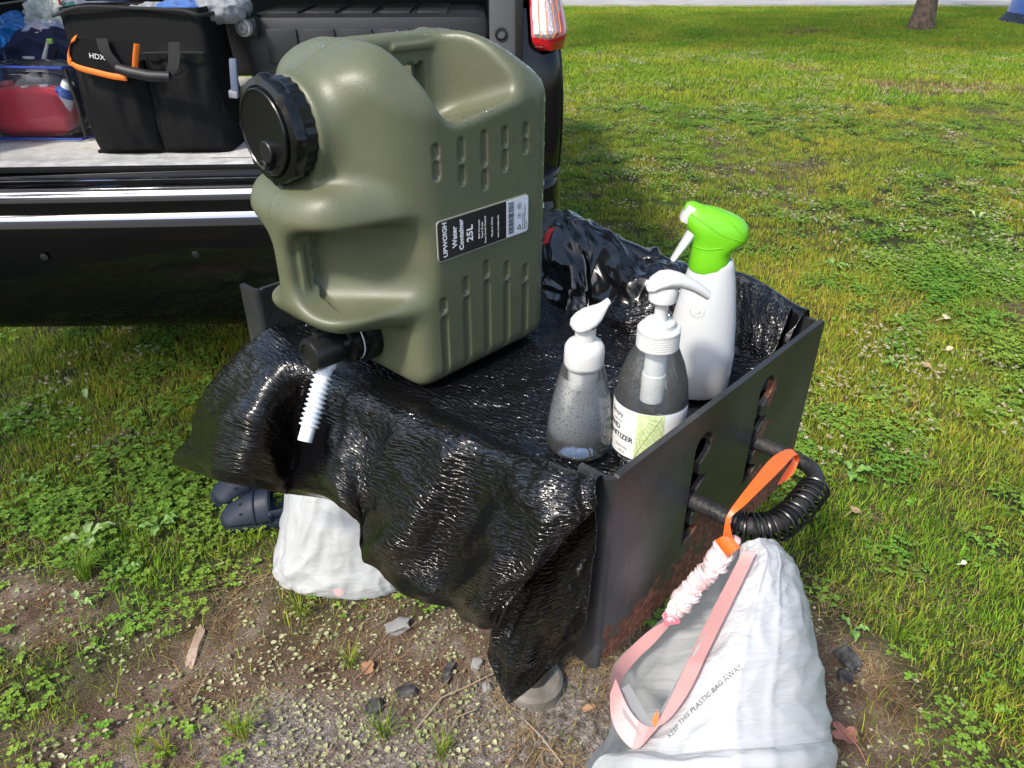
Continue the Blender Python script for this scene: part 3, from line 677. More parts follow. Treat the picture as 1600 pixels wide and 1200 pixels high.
# lower layer: the corner that hangs beside the side plate and ends in a point
rows2 = [hang([(800, 760), (850, 770), (895, 775), (937, 772)], [.004, .002, -.004, -.024]),
         hang([(800, 850), (850, 845), (900, 840), (934, 835)], [-.02, -.014, -.018, -.026]),
         hang([(795, 905), (835, 915), (885, 900), (930, 880)], [-.036, -.024, -.030, -.028]),
         hang([(775, 965), (815, 985), (870, 970), (922, 938)], [-.044, -.034, -.046, -.034]),
         hang([(766, 1012), (800, 1035), (850, 1025), (912, 990)], [-.040, -.050, -.036, -.040]),
         hang([(778, 1060), (797, 1072), (835, 1058), (872, 1036)], [-.044, -.046, -.044, -.044]),
         hang([(796, 1092), (801, 1095), (810, 1090), (822, 1082)], [-.046, -.046, -.046, -.046])]
S2 = surf(np.array(rows2), 150, 90); arc2 = np.linspace(0, .33, 150); arw2 = np.linspace(0, .13, 90); U2, V2 = np.meshgrid(arc2, arw2, indexing='ij')
N2 = grid_normals(S2); N2 = N2 if N2[75, 45, 1] < 0 else -N2
S2 = S2 + N2 * (.005 * crease(fbm(U2 * 9, V2 * 20, 2.9, 3)))[..., None]
Wd2 = np.stack([BL.x + S2[..., 0] * ES.x + S2[..., 1] * EQ.x, BL.y + S2[..., 0] * ES.y + S2[..., 1] * EQ.y, S2[..., 2]], -1)
o = grid_obj('under_layer', Wd2, bagm, bag, uvs=np.stack([V2, U2], -1), thick=.0006); add_attr(o, 'emboss', np.ones(U2.shape))
# crumpled bulk of the bag standing up behind and right of the jug, and over the far corner
def crumple(name, C, nu, nv, amp, seed, sc=14, emboss=None):
    S = surf(np.array(C, float), nu, nv); N = grid_normals(S); U, V = np.meshgrid(np.linspace(0, .25, nu), np.linspace(0, .45, nv), indexing='ij')
    S = S + N * (amp * (crease(fbm(U * sc, V * sc, seed, 2)) + .8 * crease(pnoise(U * sc * 2.1 + V * 6, V * sc * 1.9, seed + 4)) + .35 * crease(pnoise(U * sc * 4.5, V * sc * 4.1 - U * 20, seed + 9))))[..., None]
    Wn = np.stack([BL.x + S[..., 0] * ES.x + S[..., 1] * EQ.x, BL.y + S[..., 0] * ES.y + S[..., 1] * EQ.y, S[..., 2]], -1)
    o = grid_obj(name, Wn, bagm, bag, uvs=np.stack([V, U], -1), thick=.0006)
    add_attr(o, 'emboss', emboss(U, V) if emboss else np.ones(U.shape)); return o
def bq(L): return [on_q(u, v, q) for u, v, q in L]
crumple('gathered_folds', [
    bq([(835, 420, .50), (880, 410, .50), (930, 425, .50), (990, 440, .50), (1040, 450, .50), (1090, 470, .50), (1130, 480, .50)]),
    bq([(838, 345, .475), (870, 336, .475), (915, 352, .475), (970, 380, .475), (1030, 402, .475), (1080, 432, .475), (1125, 448, .475)]),
    bq([(840, 360, .44), (875, 352, .44), (925, 366, .44), (985, 396, .44), (1040, 418, .44), (1085, 446, .44), (1128, 462, .44)]),
    bq([(842, 420, .405), (880, 410, .385), (925, 425, .40), (985, 440, .39), (1035, 450, .41), (1080, 480, .42), (1130, 505, .425)]),
    bq([(846, 475, .385), (882, 468, .36), (925, 475, .385), (975, 488, .36), (1030, 490, .39), (1080, 520, .40), (1130, 545, .41)]),
    bq([(850, 505, .37), (885, 520, .35), (925, 525, .36), (970, 530, .35), (1030, 540, .36), (1080, 560, .38), (1130, 590, .40)])], 200, 320, .0062, 41.5, 9, lambda U, V: np.clip(-.1 + 2.2 * fbm(U * 6, V * 6, 55.1, 2) + .8 * (V > .19) * (V < .32), 0.0, 1))
crumple('corner_cover', [
    bq([(1120, 480, .50), (1160, 490, .50), (1200, 505, .495), (1240, 525, .48)]),
    bq([(1125, 428, .475), (1160, 432, .475), (1198, 455, .47), (1236, 484, .458)]),
    bq([(1125, 442, .44), (1165, 455, .44), (1200, 472, .43), (1232, 492, .42)]),
    bq([(1130, 500, .42), (1168, 520, .41), (1192, 530, .40), (1218, 535, .40)]),
    bq([(1130, 590, .40), (1160, 600, .40), (1180, 590, .39), (1200, 575, .38)])], 80, 70, .0035, 71.5, 9)
redm = mat('red_tie', (.55, .012, .02), .4)
MB().ribbon([on_y(862, 352, 1.13) + Vector((0, -.012, 0)), on_y(856, 362, 1.125) + Vector((0, -.012, 0)), on_y(852, 376, 1.12) + Vector((0, -.014, 0))], [.012, .010, .008], (1, 0, .3)).build('red_drawstring', redm, bag)

# ============================================================ WATER JUG (signed distance field -> surface nets)
def smin(a, b, k): h = np.clip(.5 + .5 * (b - a) / k, 0, 1); return b + (a - b) * h - k * h * (1 - h)
def smax(a, b, k): return -smin(-a, -b, k)
def rbox(A, B, Cc, c, h, r):
    qx, qy, qz = np.abs(A - c[0]) - h[0] + r, np.abs(B - c[1]) - h[1] + r, np.abs(Cc - c[2]) - h[2] + r
    return np.sqrt(np.maximum(qx, 0) ** 2 + np.maximum(qy, 0) ** 2 + np.maximum(qz, 0) ** 2) + np.minimum(np.maximum(qx, np.maximum(qy, qz)), 0) - r
VX = .0018
ax = np.arange(-.012, .362, VX, dtype=np.float32); bx = np.arange(-70, 71, dtype=np.float32) * VX; cx = np.arange(-.008, .410, VX, dtype=np.float32)
A = ax[:, None, None]; B = bx[None, :, None]; Cc = cx[None, None, :]; aB = np.abs(B)
HJ = .398; LJ = .350; WB = .112
main = rbox(A, B, Cc, (.0500 + (LJ - .0500) / 2, 0, HJ / 2), ((LJ - .0500) / 2, WB, HJ / 2), .028)
# rounder shoulders toward the cap
sh = smax(main, (HJ - Cc) * 0 + ((.122 - A) * .62 + (aB - .057) * .62 + (Cc - .335) * .48 - .012), .03)
main = smax(main, ((.098 - A) * .70 + (aB - .070) * .714) - .012, .025)           # vertical front corners
main = smax(main, (Cc - .360) * .72 + (aB - .087) * .69 - .009, .02)                # long top edges
main = smax(main, (Cc - .360) * .72 + (A - .312) * .69 - .012, .02)
main = smax(main, (.085 - A) * .70 + (Cc - .366) * .714 - .012, .03)
low = smax(A - .118, Cc - .092, .02); main = smax(main, -low, .02)
fb = rbox(A, B, Cc, (.075, 0, .178), (.065, .097, .083), .036)
fb = smax(fb, ((.046 - A) * .6 + (aB - .072) * .8) - .010, .03)
body = smin(main, fb, .020)
neck = smax(np.sqrt(B ** 2 + (Cc - .315) ** 2) - .056, np.maximum(.050 - A, A - .10), .006); body = smin(body, neck, .016)
# front grip: both flanks scooped down to a thin upright bar, with a hole behind the bar
ridge_ = .0022 * np.sin(Cc * 2 * math.pi / .017)
barw = .047 + ridge_
h1 = np.where(A < barw, .013, np.where(A < .056, .003, .003 + (A - .056) * 1.18))
hs1 = (h1 - aB) * .75
scoopF = smax(smax(hs1, np.abs(Cc - .170) - .051, .040), A - .150, .03)
body = smax(body, -scoopF, .012)
# top grip
rid2 = .0022 * np.sin(A * 2 * math.pi / .017)
def sstep(x, a, b):
    t = np.clip((x - a) / (b - a), 0, 1); return t * t * (3 - 2 * t)
h2 = .013 - .040 * sstep(-(Cc - .366 - rid2), 0, .004) * (1 - sstep(A, .212, .232))
flr = .290 + .26 * aB + np.maximum(A - .20, 0) * .16
lo_a = .138 + (HJ - Cc) * .42 - A; hi_a = A - (.246 + .42 * aB)
scoopT = smax(smax(smax((h2 - aB) * .8, (flr - Cc) * .9, .016), lo_a * .9, .020), hi_a * .85, .022)
body = smax(body, -scoopT, .010)
emb1 = np.sqrt(np.maximum(np.abs(Cc - .170) - .030, 0) ** 2 + (A - .032) ** 2) - .0042; body = smin(body, smax(emb1, aB - .0165, .002), .003)
emb2 = np.sqrt(np.maximum(np.abs(A - .215) - .028, 0) ** 2 + (Cc - .384) ** 2) - .0040; body = smin(body, smax(emb2, aB - .0165, .002), .003)
def groove(a0, c0, a1, c1, r=.0042, dep=.0042):
    global body
    da, dc = a1 - a0, c1 - c0; L2 = da * da + dc * dc
    t = np.clip(((A - a0) * da + (Cc - c0) * dc) / L2, 0, 1); d = np.sqrt((A - a0 - t * da) ** 2 + (Cc - c0 - t * dc) ** 2) - r
    body = smax(body, -smax(d, (WB - dep) - aB, .002), .0022)
for a_, tops in ((.155, ((.296, .288), (.278, .266))), (.192, ((.297, .280), (.266, .253))), (.228, ((.299, .268), (.255, .241))), (.262, ((.298, .283), (.272, .256))), (.298, ((.297, .288), (.279, .270)))):
    for c0, c1 in tops: groove(a_, c0, a_, c1)
for a_, mid, lo in ((.155, (.116, .106), (.091, .004)), (.192, (.132, .118), (.105, .004)), (.228, (.143, .130), (.116, .004)), (.264, (.131, .117), (.104, .004)), (.300, (.118, .104), (.091, .004))):
    groove(a_, mid[0], a_, mid[1]); groove(a_, lo[0], a_, lo[1], .0045)
body = smax(body, -smax(np.sqrt((A - .118) ** 2) * 0 + np.sqrt(B ** 2 + (Cc - .048) ** 2) - .03, A - .122, .004), .004)
body = body - .0011 * np.exp(-(B / .0020) ** 2)
D = np.broadcast_to(body, (len(ax), len(bx), len(cx))).astype(np.float32)
def surface_nets(D, org, h):
    ins = D < 0; nx, ny, nz = D.shape; cs = (nx - 1, ny - 1, nz - 1)
    acc = np.zeros(cs + (3,), np.float32); cnt = np.zeros(cs, np.float32)
    for ax_ in range(3):
        sl0 = [slice(None)] * 3; sl1 = [slice(None)] * 3; sl0[ax_] = slice(0, -1); sl1[ax_] = slice(1, None)
        d0, d1 = D[tuple(sl0)], D[tuple(sl1)]; cr = (d0 < 0) != (d1 < 0); idx = np.argwhere(cr); t = d0[cr] / (d0[cr] - d1[cr])
        o1, o2 = [k for k in range(3) if k != ax_]
        for i in (0, 1):
            for j in (0, 1):
                c = idx.copy(); c[:, o1] -= i; c[:, o2] -= j
                ok = (c >= 0).all(1) & (c[:, 0] < cs[0]) & (c[:, 1] < cs[1]) & (c[:, 2] < cs[2]); cc = c[ok]
                p = np.zeros((len(cc), 3), np.float32); p[:, ax_] = t[ok]; p[:, o1] = i; p[:, o2] = j
                np.add.at(acc, (cc[:, 0], cc[:, 1], cc[:, 2]), p); np.add.at(cnt, (cc[:, 0], cc[:, 1], cc[:, 2]), 1)
    act = cnt > 0; vid = -np.ones(cs, np.int64); vid[act] = np.arange(act.sum()); cell = np.argwhere(act)
    V = (cell + acc[act] / cnt[act][:, None]) * h + np.array(org); F = []
    for ax_ in range(3):
        sl0 = [slice(None)] * 3; sl1 = [slice(None)] * 3; sl0[ax_] = slice(0, -1); sl1[ax_] = slice(1, None)
        a_in = ins[tuple(sl0)]; b_in = ins[tuple(sl1)]; o1, o2 = [(1, 2), (2, 0), (0, 1)][ax_]
        for cond, flip in ((a_in & ~b_in, False), (~a_in & b_in, True)):
            e = np.argwhere(cond); e = e[(e[:, o1] > 0) & (e[:, o2] > 0)]
            def g(i, j):
                c = e.copy(); c[:, o1] -= i; c[:, o2] -= j; return vid[np.minimum(c[:, 0], cs[0] - 1), np.minimum(c[:, 1], cs[1] - 1), np.minimum(c[:, 2], cs[2] - 1)]
            q = np.stack([g(1, 1), g(0, 1), g(0, 0), g(1, 0)], 1)
            F.append(q[:, ::-1] if flip else q)
    return V, np.concatenate(F)
JV, JF = surface_nets(D, (ax[0], bx[0], cx[0]), VX)
# Laplacian relax to remove the voxel stepping
e = np.concatenate([JF[:, [0, 1]], JF[:, [1, 2]], JF[:, [2, 3]], JF[:, [3, 0]]]); e = np.concatenate([e, e[:, ::-1]])
deg = np.bincount(e[:, 0], minlength=len(JV))[:, None]
for it in range(4):
    acc = np.stack([np.bincount(e[:, 0], weights=JV[e[:, 1], k], minlength=len(JV)) for k in range(3)], 1); JV = JV + (.55 if it % 2 == 0 else -.50) * (acc / deg - JV)
JZ = .834
def jug_pt(a, bb, c): return box_pt(.309 - WB + bb, a - .077, JZ + c)
JM = Matrix(((EQ.x, ES.x, 0, 0), (EQ.y, ES.y, 0, 0), (0, 0, 1, 0), (0, 0, 0, 1))); JM.translation = jug_pt(0, 0, 0)
jug = empty('water_jug', jug_pt(.17, 0, 0), 'large olive green plastic water jug standing on the draped black bag', 'water jug')
olive = bpy.data.materials.new('olive_plastic'); olive.use_nodes = True; n = olive.node_tree; b = n.nodes['Principled BSDF']
b.inputs['Base Color'].default_value = (.116, .125, .070, 1); b.inputs['Roughness'].default_value = .30; b.inputs['Subsurface Weight'].default_value = .12; b.inputs['Subsurface Radius'].default_value = (.012, .012, .006); b.inputs['Subsurface Scale'].default_value = .5
tcn = n.nodes.new('ShaderNodeTexCoord')
def tnz(sc, det=3):
    t = n.nodes.new('ShaderNodeTexNoise'); t.inputs['Scale'].default_value = sc; t.inputs['Detail'].default_value = det; n.links.new(tcn.outputs['Object'], t.inputs['Vector']); return t
q1 = tnz(14, 5); mr = n.nodes.new('ShaderNodeMapRange'); mr.inputs[1].default_value = .3; mr.inputs[2].default_value = .7; mr.inputs[3].default_value = .33; mr.inputs[4].default_value = .46; n.links.new(q1.outputs[0], mr.inputs[0]); n.links.new(mr.outputs[0], b.inputs['Roughness'])
q3 = tnz(9, 6); rc3 = n.nodes.new('ShaderNodeValToRGB'); rc3.color_ramp.elements[0].position = .35; rc3.color_ramp.elements[0].color = (.100, .110, .063, 1); rc3.color_ramp.elements[1].position = .68; rc3.color_ramp.elements[1].color = (.122, .132, .077, 1); n.links.new(q3.outputs[0], rc3.inputs[0]); n.links.new(rc3.outputs[0], b.inputs['Base Color'])
q2 = tnz(700, 2); bp = n.nodes.new('ShaderNodeBump'); bp.inputs['Strength'].default_value = .4; bp.inputs['Distance'].default_value = .0007; n.links.new(q2.outputs[0], bp.inputs['Height']); n.links.new(bp.outputs[0], b.inputs['Normal'])
me = bpy.data.meshes.new('body'); me.vertices.add(len(JV)); me.vertices.foreach_set('co', JV.astype(np.float32).ravel()); me.loops.add(len(JF) * 4); me.loops.foreach_set('vertex_index', JF.astype(np.int32).ravel()); me.polygons.add(len(JF)); me.polygons.foreach_set('loop_start', np.arange(0, len(JF) * 4, 4, dtype=np.int32)); me.update(calc_edges=True); me.validate()
# JM is left-handed here (a, b, c): make sure normals point outward
if JM.determinant() < 0: me.flip_normals()
me.transform(JM); jb = link_mesh('body', me, olive, jug)
# water droplets left of rinsing, on the shoulders and in the top grip
drop_m = mat('water_drop', (1, 1, 1), .02, trans=1, ior=1.33)
from mathutils.bvhtree import BVHTree
bv = BVHTree.FromPolygons([tuple(JM @ Vector(v)) for v in JV], JF.tolist())
dm = MB(); r_ = np.random.default_rng(3); cnt_ = 0
for i in range(4200):
    a = r_.uniform(.10, .337) if r_.uniform() < .8 else r_.uniform(.0, .1); bb = r_.uniform(-.03, .111); 
    if r_.uniform() < .32:   # droplets on the label face, denser toward its back edge
        a = .337 - abs(r_.normal(0, .05)); c0 = r_.uniform(.08, .37)
        hit = bv.ray_cast(jug_pt(a, .25, c0), -ES)
    else: hit = bv.ray_cast(jug_pt(a, bb, .5), Vector((0, 0, -1)))
    if hit[0] is None or hit[0].z < JZ + .03: continue
    if hit[1].z < .5 and r_.uniform() < .5: continue
    dns = .35 + fbm(a * 25, bb * 25, 3.) + 1.0 * (a > .2)
    if r_.uniform() > dns: continue
    N = hit[1].normalized(); u = N.orthogonal().normalized(); v = N.cross(u); ra = .0010 + r_.exponential(.0006); ra = min(ra, .0032); hgt = ra * .45
    V = [hit[0] + N * hgt]; F = []
    for k, (rr2, hh) in enumerate(((.6, .75), (1, .0))):
        for j in range(7): t = j * 6.283 / 7; V.append(hit[0] + (u * math.cos(t) + v * math.sin(t)) * ra * rr2 + N * (hgt * hh - (.0001 if k else 0)))
    for j in range(7): F += [(0, 1 + j, 1 + (j + 1) % 7), (1 + j, 8 + j, 8 + (j + 1) % 7, 1 + (j + 1) % 7)]
    dm.add(V, F); cnt_ += 1
do = dm.build('water_droplets', drop_m, jug, auto=False); do['kind'] = 'stuff'
# screw cap: knurled side, lobed flange, raised disc, small vent plug
blk = mat('black_plastic_gloss', (.006, .006, .0065), .24, bump=.06, bscale=400, rvar=.06); blk2 = mat('black_plastic_satin', (.010, .010, .011), .38)
CAPM = frame(jug_pt(.056, 0, .317), tuple(ES), (0, 0, 1)); # x across, y up, z = x cross y
if (CAPM.to_3x3() @ Vector((0, 0, 1))).dot(EQ) > 0: CAPM = CAPM @ Matrix.Rotation(math.pi, 4, 'Y')
cap = MB()
def lobed(r0, z, k=8, amp=.0035, n=96):
    return [((r0 + amp * max(0, math.cos(k * 2 * math.pi * j / n)) ** 3) * math.cos(2 * math.pi * j / n), (r0 + amp * max(0, math.cos(k * 2 * math.pi * j / n)) ** 3) * math.sin(2 * math.pi * j / n), z) for j in range(n)]
def knurl(r0, z, n=96): return [((r0 - (.0012 if (j // 2) % 2 else 0)) * math.cos(2 * math.pi * j / n), (r0 - (.0012 if (j // 2) % 2 else 0)) * math.sin(2 * math.pi * j / n), z) for j in range(n)]
cap.rings([knurl(.0525, -.012), knurl(.0525, .018), lobed(.0530, .0195, amp=.001), lobed(.0535, .022, amp=.0040), lobed(.0535, .0305, amp=.0040), lobed(.0525, .0330, amp=.0035), lobed(.046, .0350, amp=0), lobed(.0445, .0335, amp=0), lobed(.043, .0335, amp=0)], CAPM)
capo = cap.build('screw_cap', blk, jug)
MB().lathe([(.0435, .033), (.0435, .0378), (.0425, .0388), (.0410, .0388), (.0400, .0375), (.038, .0370), (.0, .0370)], 72, CAPM, cap=False).build('cap_disc', blk, capo)
MB().lathe([(.0115, .0370), (.0115, .0415), (.0105, .0425), (0, .0425)], 28, CAPM @ Matrix.Translation((.006, -.018, 0)), cap=False).build('vent_plug', blk2, capo)
MB().lathe([(.0055, .0370), (.0055, .0440), (.0045, .0448), (.0035, .0440), (0, .0430)], 20, CAPM @ Matrix.Translation((.001, -.032, 0)), cap=False).build('vent_plug', blk2, capo)
# spigot: collar, barrel, tap knob, with a white corrugated spout hanging below it
SPM = frame(jug_pt(.120, 0, .050), tuple(ES), (0, 0, 1))
if (SPM.to_3x3() @ Vector((0, 0, 1))).dot(EQ) > 0: SPM = SPM @ Matrix.Rotation(math.pi, 4, 'Y')
cl = MB(); cl.rings([knurl(.033, 0, 72), knurl(.033, .010, 72), lobed(.0345, .011, 10, .002, 72), lobed(.0345, .018, 10, .002, 72), knurl(.029, .020, 72), knurl(.029, .024, 72)], SPM); col = cl.build('spigot_collar', blk, jug)
MB().lathe([(.024, .022), (.024, .030), (.0285, .031), (.0285, .040), (.020, .042), (.018, .060)], 40, SPM).build('spigot_barrel', blk, jug)
MB().lathe([(.0272, .0255), (.0283, .0262), (.0272, .0275)], 48, SPM, cap=False).build('seal_ring', mat('white_seal', (.7, .7, .7), .4), jug)
tp = MB(); tp.lathe([(.0195, .050), (.0215, .056), (.0215, .088), (.0200, .091), (.0155, .092), (.0150, .0895), (.0, .0895)], 36, SPM, cap=False)
tp.box((0, .020, .070), (.012, .016, .020), SPM, .003)
tp.build('tap_knob', blk2, jug)
milky = mat('milky_plastic', (.80, .84, .88), .25, sss=.3, col2=(.62, .68, .74), vscale=60)
p0 = jug_pt(.120 - .066, 0, .050) + Vector((0, 0, -.016)); pe = at_t(476, 690, (p0.y * CT + (CAM_H - p0.z) * ST) - .012)
ln = (pe - p0).length; HM = (p0 - pe).to_track_quat('Z', 'Y').to_matrix().to_4x4(); HM.translation = pe
prof = [(.0085, 0), (.0092, .001), (.0092, .017)]
z = .018
while z < ln - .024:
    prof += [(.0088, z), (.0128, z + .0022), (.0128, z + .0034), (.0088, z + .0056)]; z += .0062
prof += [(.0100, z + .002), (.0105, ln - .010), (.0128, ln - .008), (.0132, ln)]
MB().lathe(prof, 28, HM, cap=False).build('spout_tube', milky, jug)
# label
lblk = mat('label_black', (.012, .012, .013), .35); lwht = mat('label_white', (.72, .74, .80), .35); lgry = mat('label_frame', (.30, .31, .25), .4)
LM = frame(jug_pt(.226, .1128, .1915), tuple(EQ), (0, 0, 1))
if (LM.to_3x3() @ Vector((0, 0, 1))).dot(ES) < 0: LM = LM @ Matrix.Rotation(math.pi, 4, 'X')
LW, LH = .154, .049
def rrect(w_, h_, r, z, corners=(1, 1, 1, 1)):
    P = []
    for k, (sx, sy) in enumerate(((1, 1), (-1, 1), (-1, -1), (1, -1))):
        rr_ = r if corners[k] else .0003
        for j in range(6):
            a = k * math.pi / 2 + j * math.pi / 10; P.append((sx * (w_ / 2 - rr_) + rr_ * math.cos(a), sy * (h_ / 2 - rr_) + rr_ * math.sin(a), z))
    return P
def plate(P, thick): return [P, [(p[0], p[1], p[2] + thick) for p in P]]
lab = MB(); lab.rings(plate(rrect(LW, LH, .005, -.0012), .0016), LM); lo = lab.build('label', lgry, jug, smooth=False)
bw = LW * .735
MB().rings(plate(rrect(bw - .0014, LH - .0028, .0042, .0004, (0, 1, 1, 0)), .0003), LM @ Matrix.Translation((-(LW - bw) / 2 + .0003, 0, 0))).build('label_black_field', lblk, lo, smooth=False)
MB().rings(plate(rrect(LW - bw - .0012, LH - .0028, .0042, .0004, (1, 0, 0, 1)), .0003), LM @ Matrix.Translation((bw / 2 - .0003, 0, 0))).build('label_white_field', lwht, lo, smooth=False)
ink = mat('white_print', (.80, .80, .82), .4); inkb = mat('black_print', (.015, .015, .02), .4)
def lt(body, x, size, y0, m, bold=.0, sx=1.0):   # text runs up the label (vertical), x = position along the label
    M = LM @ Matrix.Translation((x - LW / 2, y0, .0008)) @ Matrix.Rotation(math.pi / 2, 4, 'Z'); text(body, size, M, m, lo, 'label_text', sx=sx, bold=bold)
lt('UPWOIGH', .0115, .0087, -LH / 2 + .0045, ink, .00025)
lt('Water', .0265, .0094, -LH / 2 + .0125, ink, .0003); lt('Container', .0370, .0092, -LH / 2 + .0065, ink, .0003, .98); lt('25L', .0510, .0135, -LH / 2 + .0130, ink, .0003)
for i, s_ in enumerate(('BPA Warranty', 'Food Grade', 'Food Grade Material')): lt(s_, .066 + i * .0052, .0040, -LH / 2 + .0045 + (.008 if i < 2 else 0), ink)
lt('Made in China', .088, .0042, -LH / 2 + .0095, ink); lt('www.upwoigh.com', .0985, .0036, -LH / 2 + .006, ink)
bc = MB(); r_ = np.random.default_rng(11); y = -LH / 2 + .005
while y < LH / 2 - .005:
    w_ = r_.choice([.0004, .0008, .0012]); bc.box((.1215 - LW / 2, y + w_ / 2, .0009), (.0095, w_, .0003), LM); y += w_ + r_.choice([.0005, .0008, .0011])
bc.build('barcode', inkb, lo, smooth=False)
ic = MB(); cx0 = .1365 - LW / 2
for k in range(3):   # recycling triangle of three arrows
    a = k * 2.094 + .5; M = LM @ Matrix.Translation((cx0, -LH / 2 + .0095, .0009)) @ Matrix.Rotation(a, 4, 'Z')
    ic.box((0, .0020, 0), (.0036, .0011, .0003), M); ic.add([(.0016, .0034, 0), (.0016, .0006, 0), (.0034, .0020, 0)], [(0, 1, 2)], M)
ic.tube([LM @ Vector((cx0 + .003 * math.cos(t), .0 + .003 * math.sin(t), .0009)) for t in np.linspace(0, 6.283, 24, endpoint=False)], .00022, 6, close=True)
ic.box((cx0, 0, .0009), (.0022, .0005, .0003), LM); ic.box((cx0 + .0006, 0, .0009), (.0005, .0022, .0003), LM)
ic.tube([LM @ Vector((cx0 + p[0], .0125 + p[1], .0009)) for p in rrect(.0062, .0075, .0022, 0)], .00022, 6, close=True)
ic.build('recycling_mark', inkb, lo, smooth=False); lt('CE', .1365, .0034, .0098, inkb)
for i, s_ in enumerate(('Distribution Depot', 'Environment Technology Inc', 'Tel: 136')): lt(s_, .1430 + i * .0036, .0029 - .0001 * i, -LH / 2 + .0045, inkb)
# ============================================================ BOTTLES
wht = mat('white_plastic', (.60, .60, .595), .28, sss=.15, bump=.05, bscale=300); wht2 = mat('white_bottle', (.58, .59, .60), .33, sss=.2)
clear = see_through('clear_plastic', rough=.06, ior=1.6, veil=.05); liq = mat('clear_liquid', (.95, .97, .97), .0, trans=1, ior=1.33)
def speckle(name, lo=.40, hi=.60, sc=420, col=(.72, .74, .74)):
    m = bpy.data.materials.new(name); m.use_nodes = True; n = m.node_tree; b = n.nodes['Principled BSDF']; b.inputs['Base Color'].default_value = (*col, 1); b.inputs['Roughness'].default_value = .35
    tc = n.nodes.new('ShaderNodeTexCoord'); t = n.nodes.new('ShaderNodeTexNoise'); t.inputs['Scale'].default_value = sc; t.inputs['Detail'].default_value = 2; n.links.new(tc.outputs['Object'], t.inputs['Vector'])
    at = n.nodes.new('ShaderNodeAttribute'); at.attribute_name = 'fade'
    mr = n.nodes.new('ShaderNodeMapRange'); mr.inputs[1].default_value = lo; mr.inputs[2].default_value = hi; n.links.new(t.outputs[0], mr.inputs[0])
    mu = n.nodes.new('ShaderNodeMath'); mu.operation = 'MULTIPLY'; n.links.new(mr.outputs[0], mu.inputs[0]); n.links.new(at.outputs['Fac'], mu.inputs[1])
    n.links.new(mu.outputs[0], b.inputs['Alpha']); return m
# --- foaming soap bottle
fx, fy = .076, .680; FB = Matrix.Translation((fx, fy, .832))
foam = empty('foam_soap_bottle', (fx, fy, .832), 'clear foaming soap bottle with a white pump, leftmost of the three bottles', 'soap bottle')
shell = [(.030, 0), (.0345, .002), (.0372, .010), (.0370, .022), (.0350, .042), (.0320, .062), (.0285, .080), (.0252, .093), (.0215, .107)]
MB().lathe(shell, 56, FB, cap=False).build('clear_bottle', clear, foam)
def inset(p, d): return [(max(.0005, r - d), z) for r, z in p]
li = MB().lathe([(.0005, .0025), (.0325, .0032), (.0345, .010), (.0342, .022), (.0334, .034), (.0330, .036), (.0005, .036)], 48, FB, cap=False).build('soap_liquid', liq, foam)
fo = MB(); prf = [(.0362, .018), (.0357, .026), (.0350, .032), (.0338, .042), (.0322, .052), (.0306, .062), (.0290, .071), (.0272, .080), (.0238, .093)]
fo.lathe(prf, 64, FB, cap=False); foo = fo.build('foam_film', speckle('soap_foam', .26, .46, 520, (.62, .63, .64)), foam, auto=False)
zz = np.array([v.co.z for v in foo.data.vertices]); zz = zz - zz.min(); a = foo.data.attributes.new('fade', 'FLOAT', 'POINT'); a.data.foreach_set('value', np.interp(zz, [0, .010, .018, .06, .072], [0.0, 1., .95, .75, .5]).astype(np.float32))
MB().lathe([(.0165, .080), (.0165, .100)], 32, FB).build('neck_insert', wht, foam)
MB().lathe([(.0208, .104), (.0213, .107), (.0213, .121), (.0205, .1265), (.0180, .1305), (.0140, .133), (.0110, .134), (.0108, .1485), (.011, .149)], 48, FB, cap=False).build('pump_collar', wht, foam)
# pump head: domed paddle narrowing to a raised beak
hd = MB(); dirv = (Vector((at_t(945, 476, .86)[0], at_t(945, 476, .86)[1], 0)) - Vector((fx, fy, 0))); hdir = Vector((.93, .36, 0)).normalized(); hsd = Vector((-hdir.y, hdir.x, 0))
st_ = [(-.0172, .1500, .001, .001), (-.0165, .1505, .0085, .004), (-.0125, .1525, .0138, .0075), (-.005, .1555, .0165, .0095), (.004, .1590, .0162, .0100), (.012, .1625, .0132, .0085), (.018, .1660, .0092, .0065), (.0225, .1695, .0064, .0050), (.0262, .1730, .0048, .0040), (.0288, .1748, .0042, .0036), (.0298, .1745, .003, .0022)]
rg = []
for d, z, wd, th in st_:
    c = Vector((fx, fy, .832 + z - .002)) + hdir * d * .86
    rg.append([c + hsd * wd * math.cos(t) + Vector((0, 0, 1)) * (th * math.sin(t) * (1 if math.sin(t) > 0 else .55)) - hdir * th * .35 * math.sin(t) for t in np.linspace(0, 2 * math.pi, 24, endpoint=False)])
hd.rings(rg); hd.build('pump_head', wht, foam)
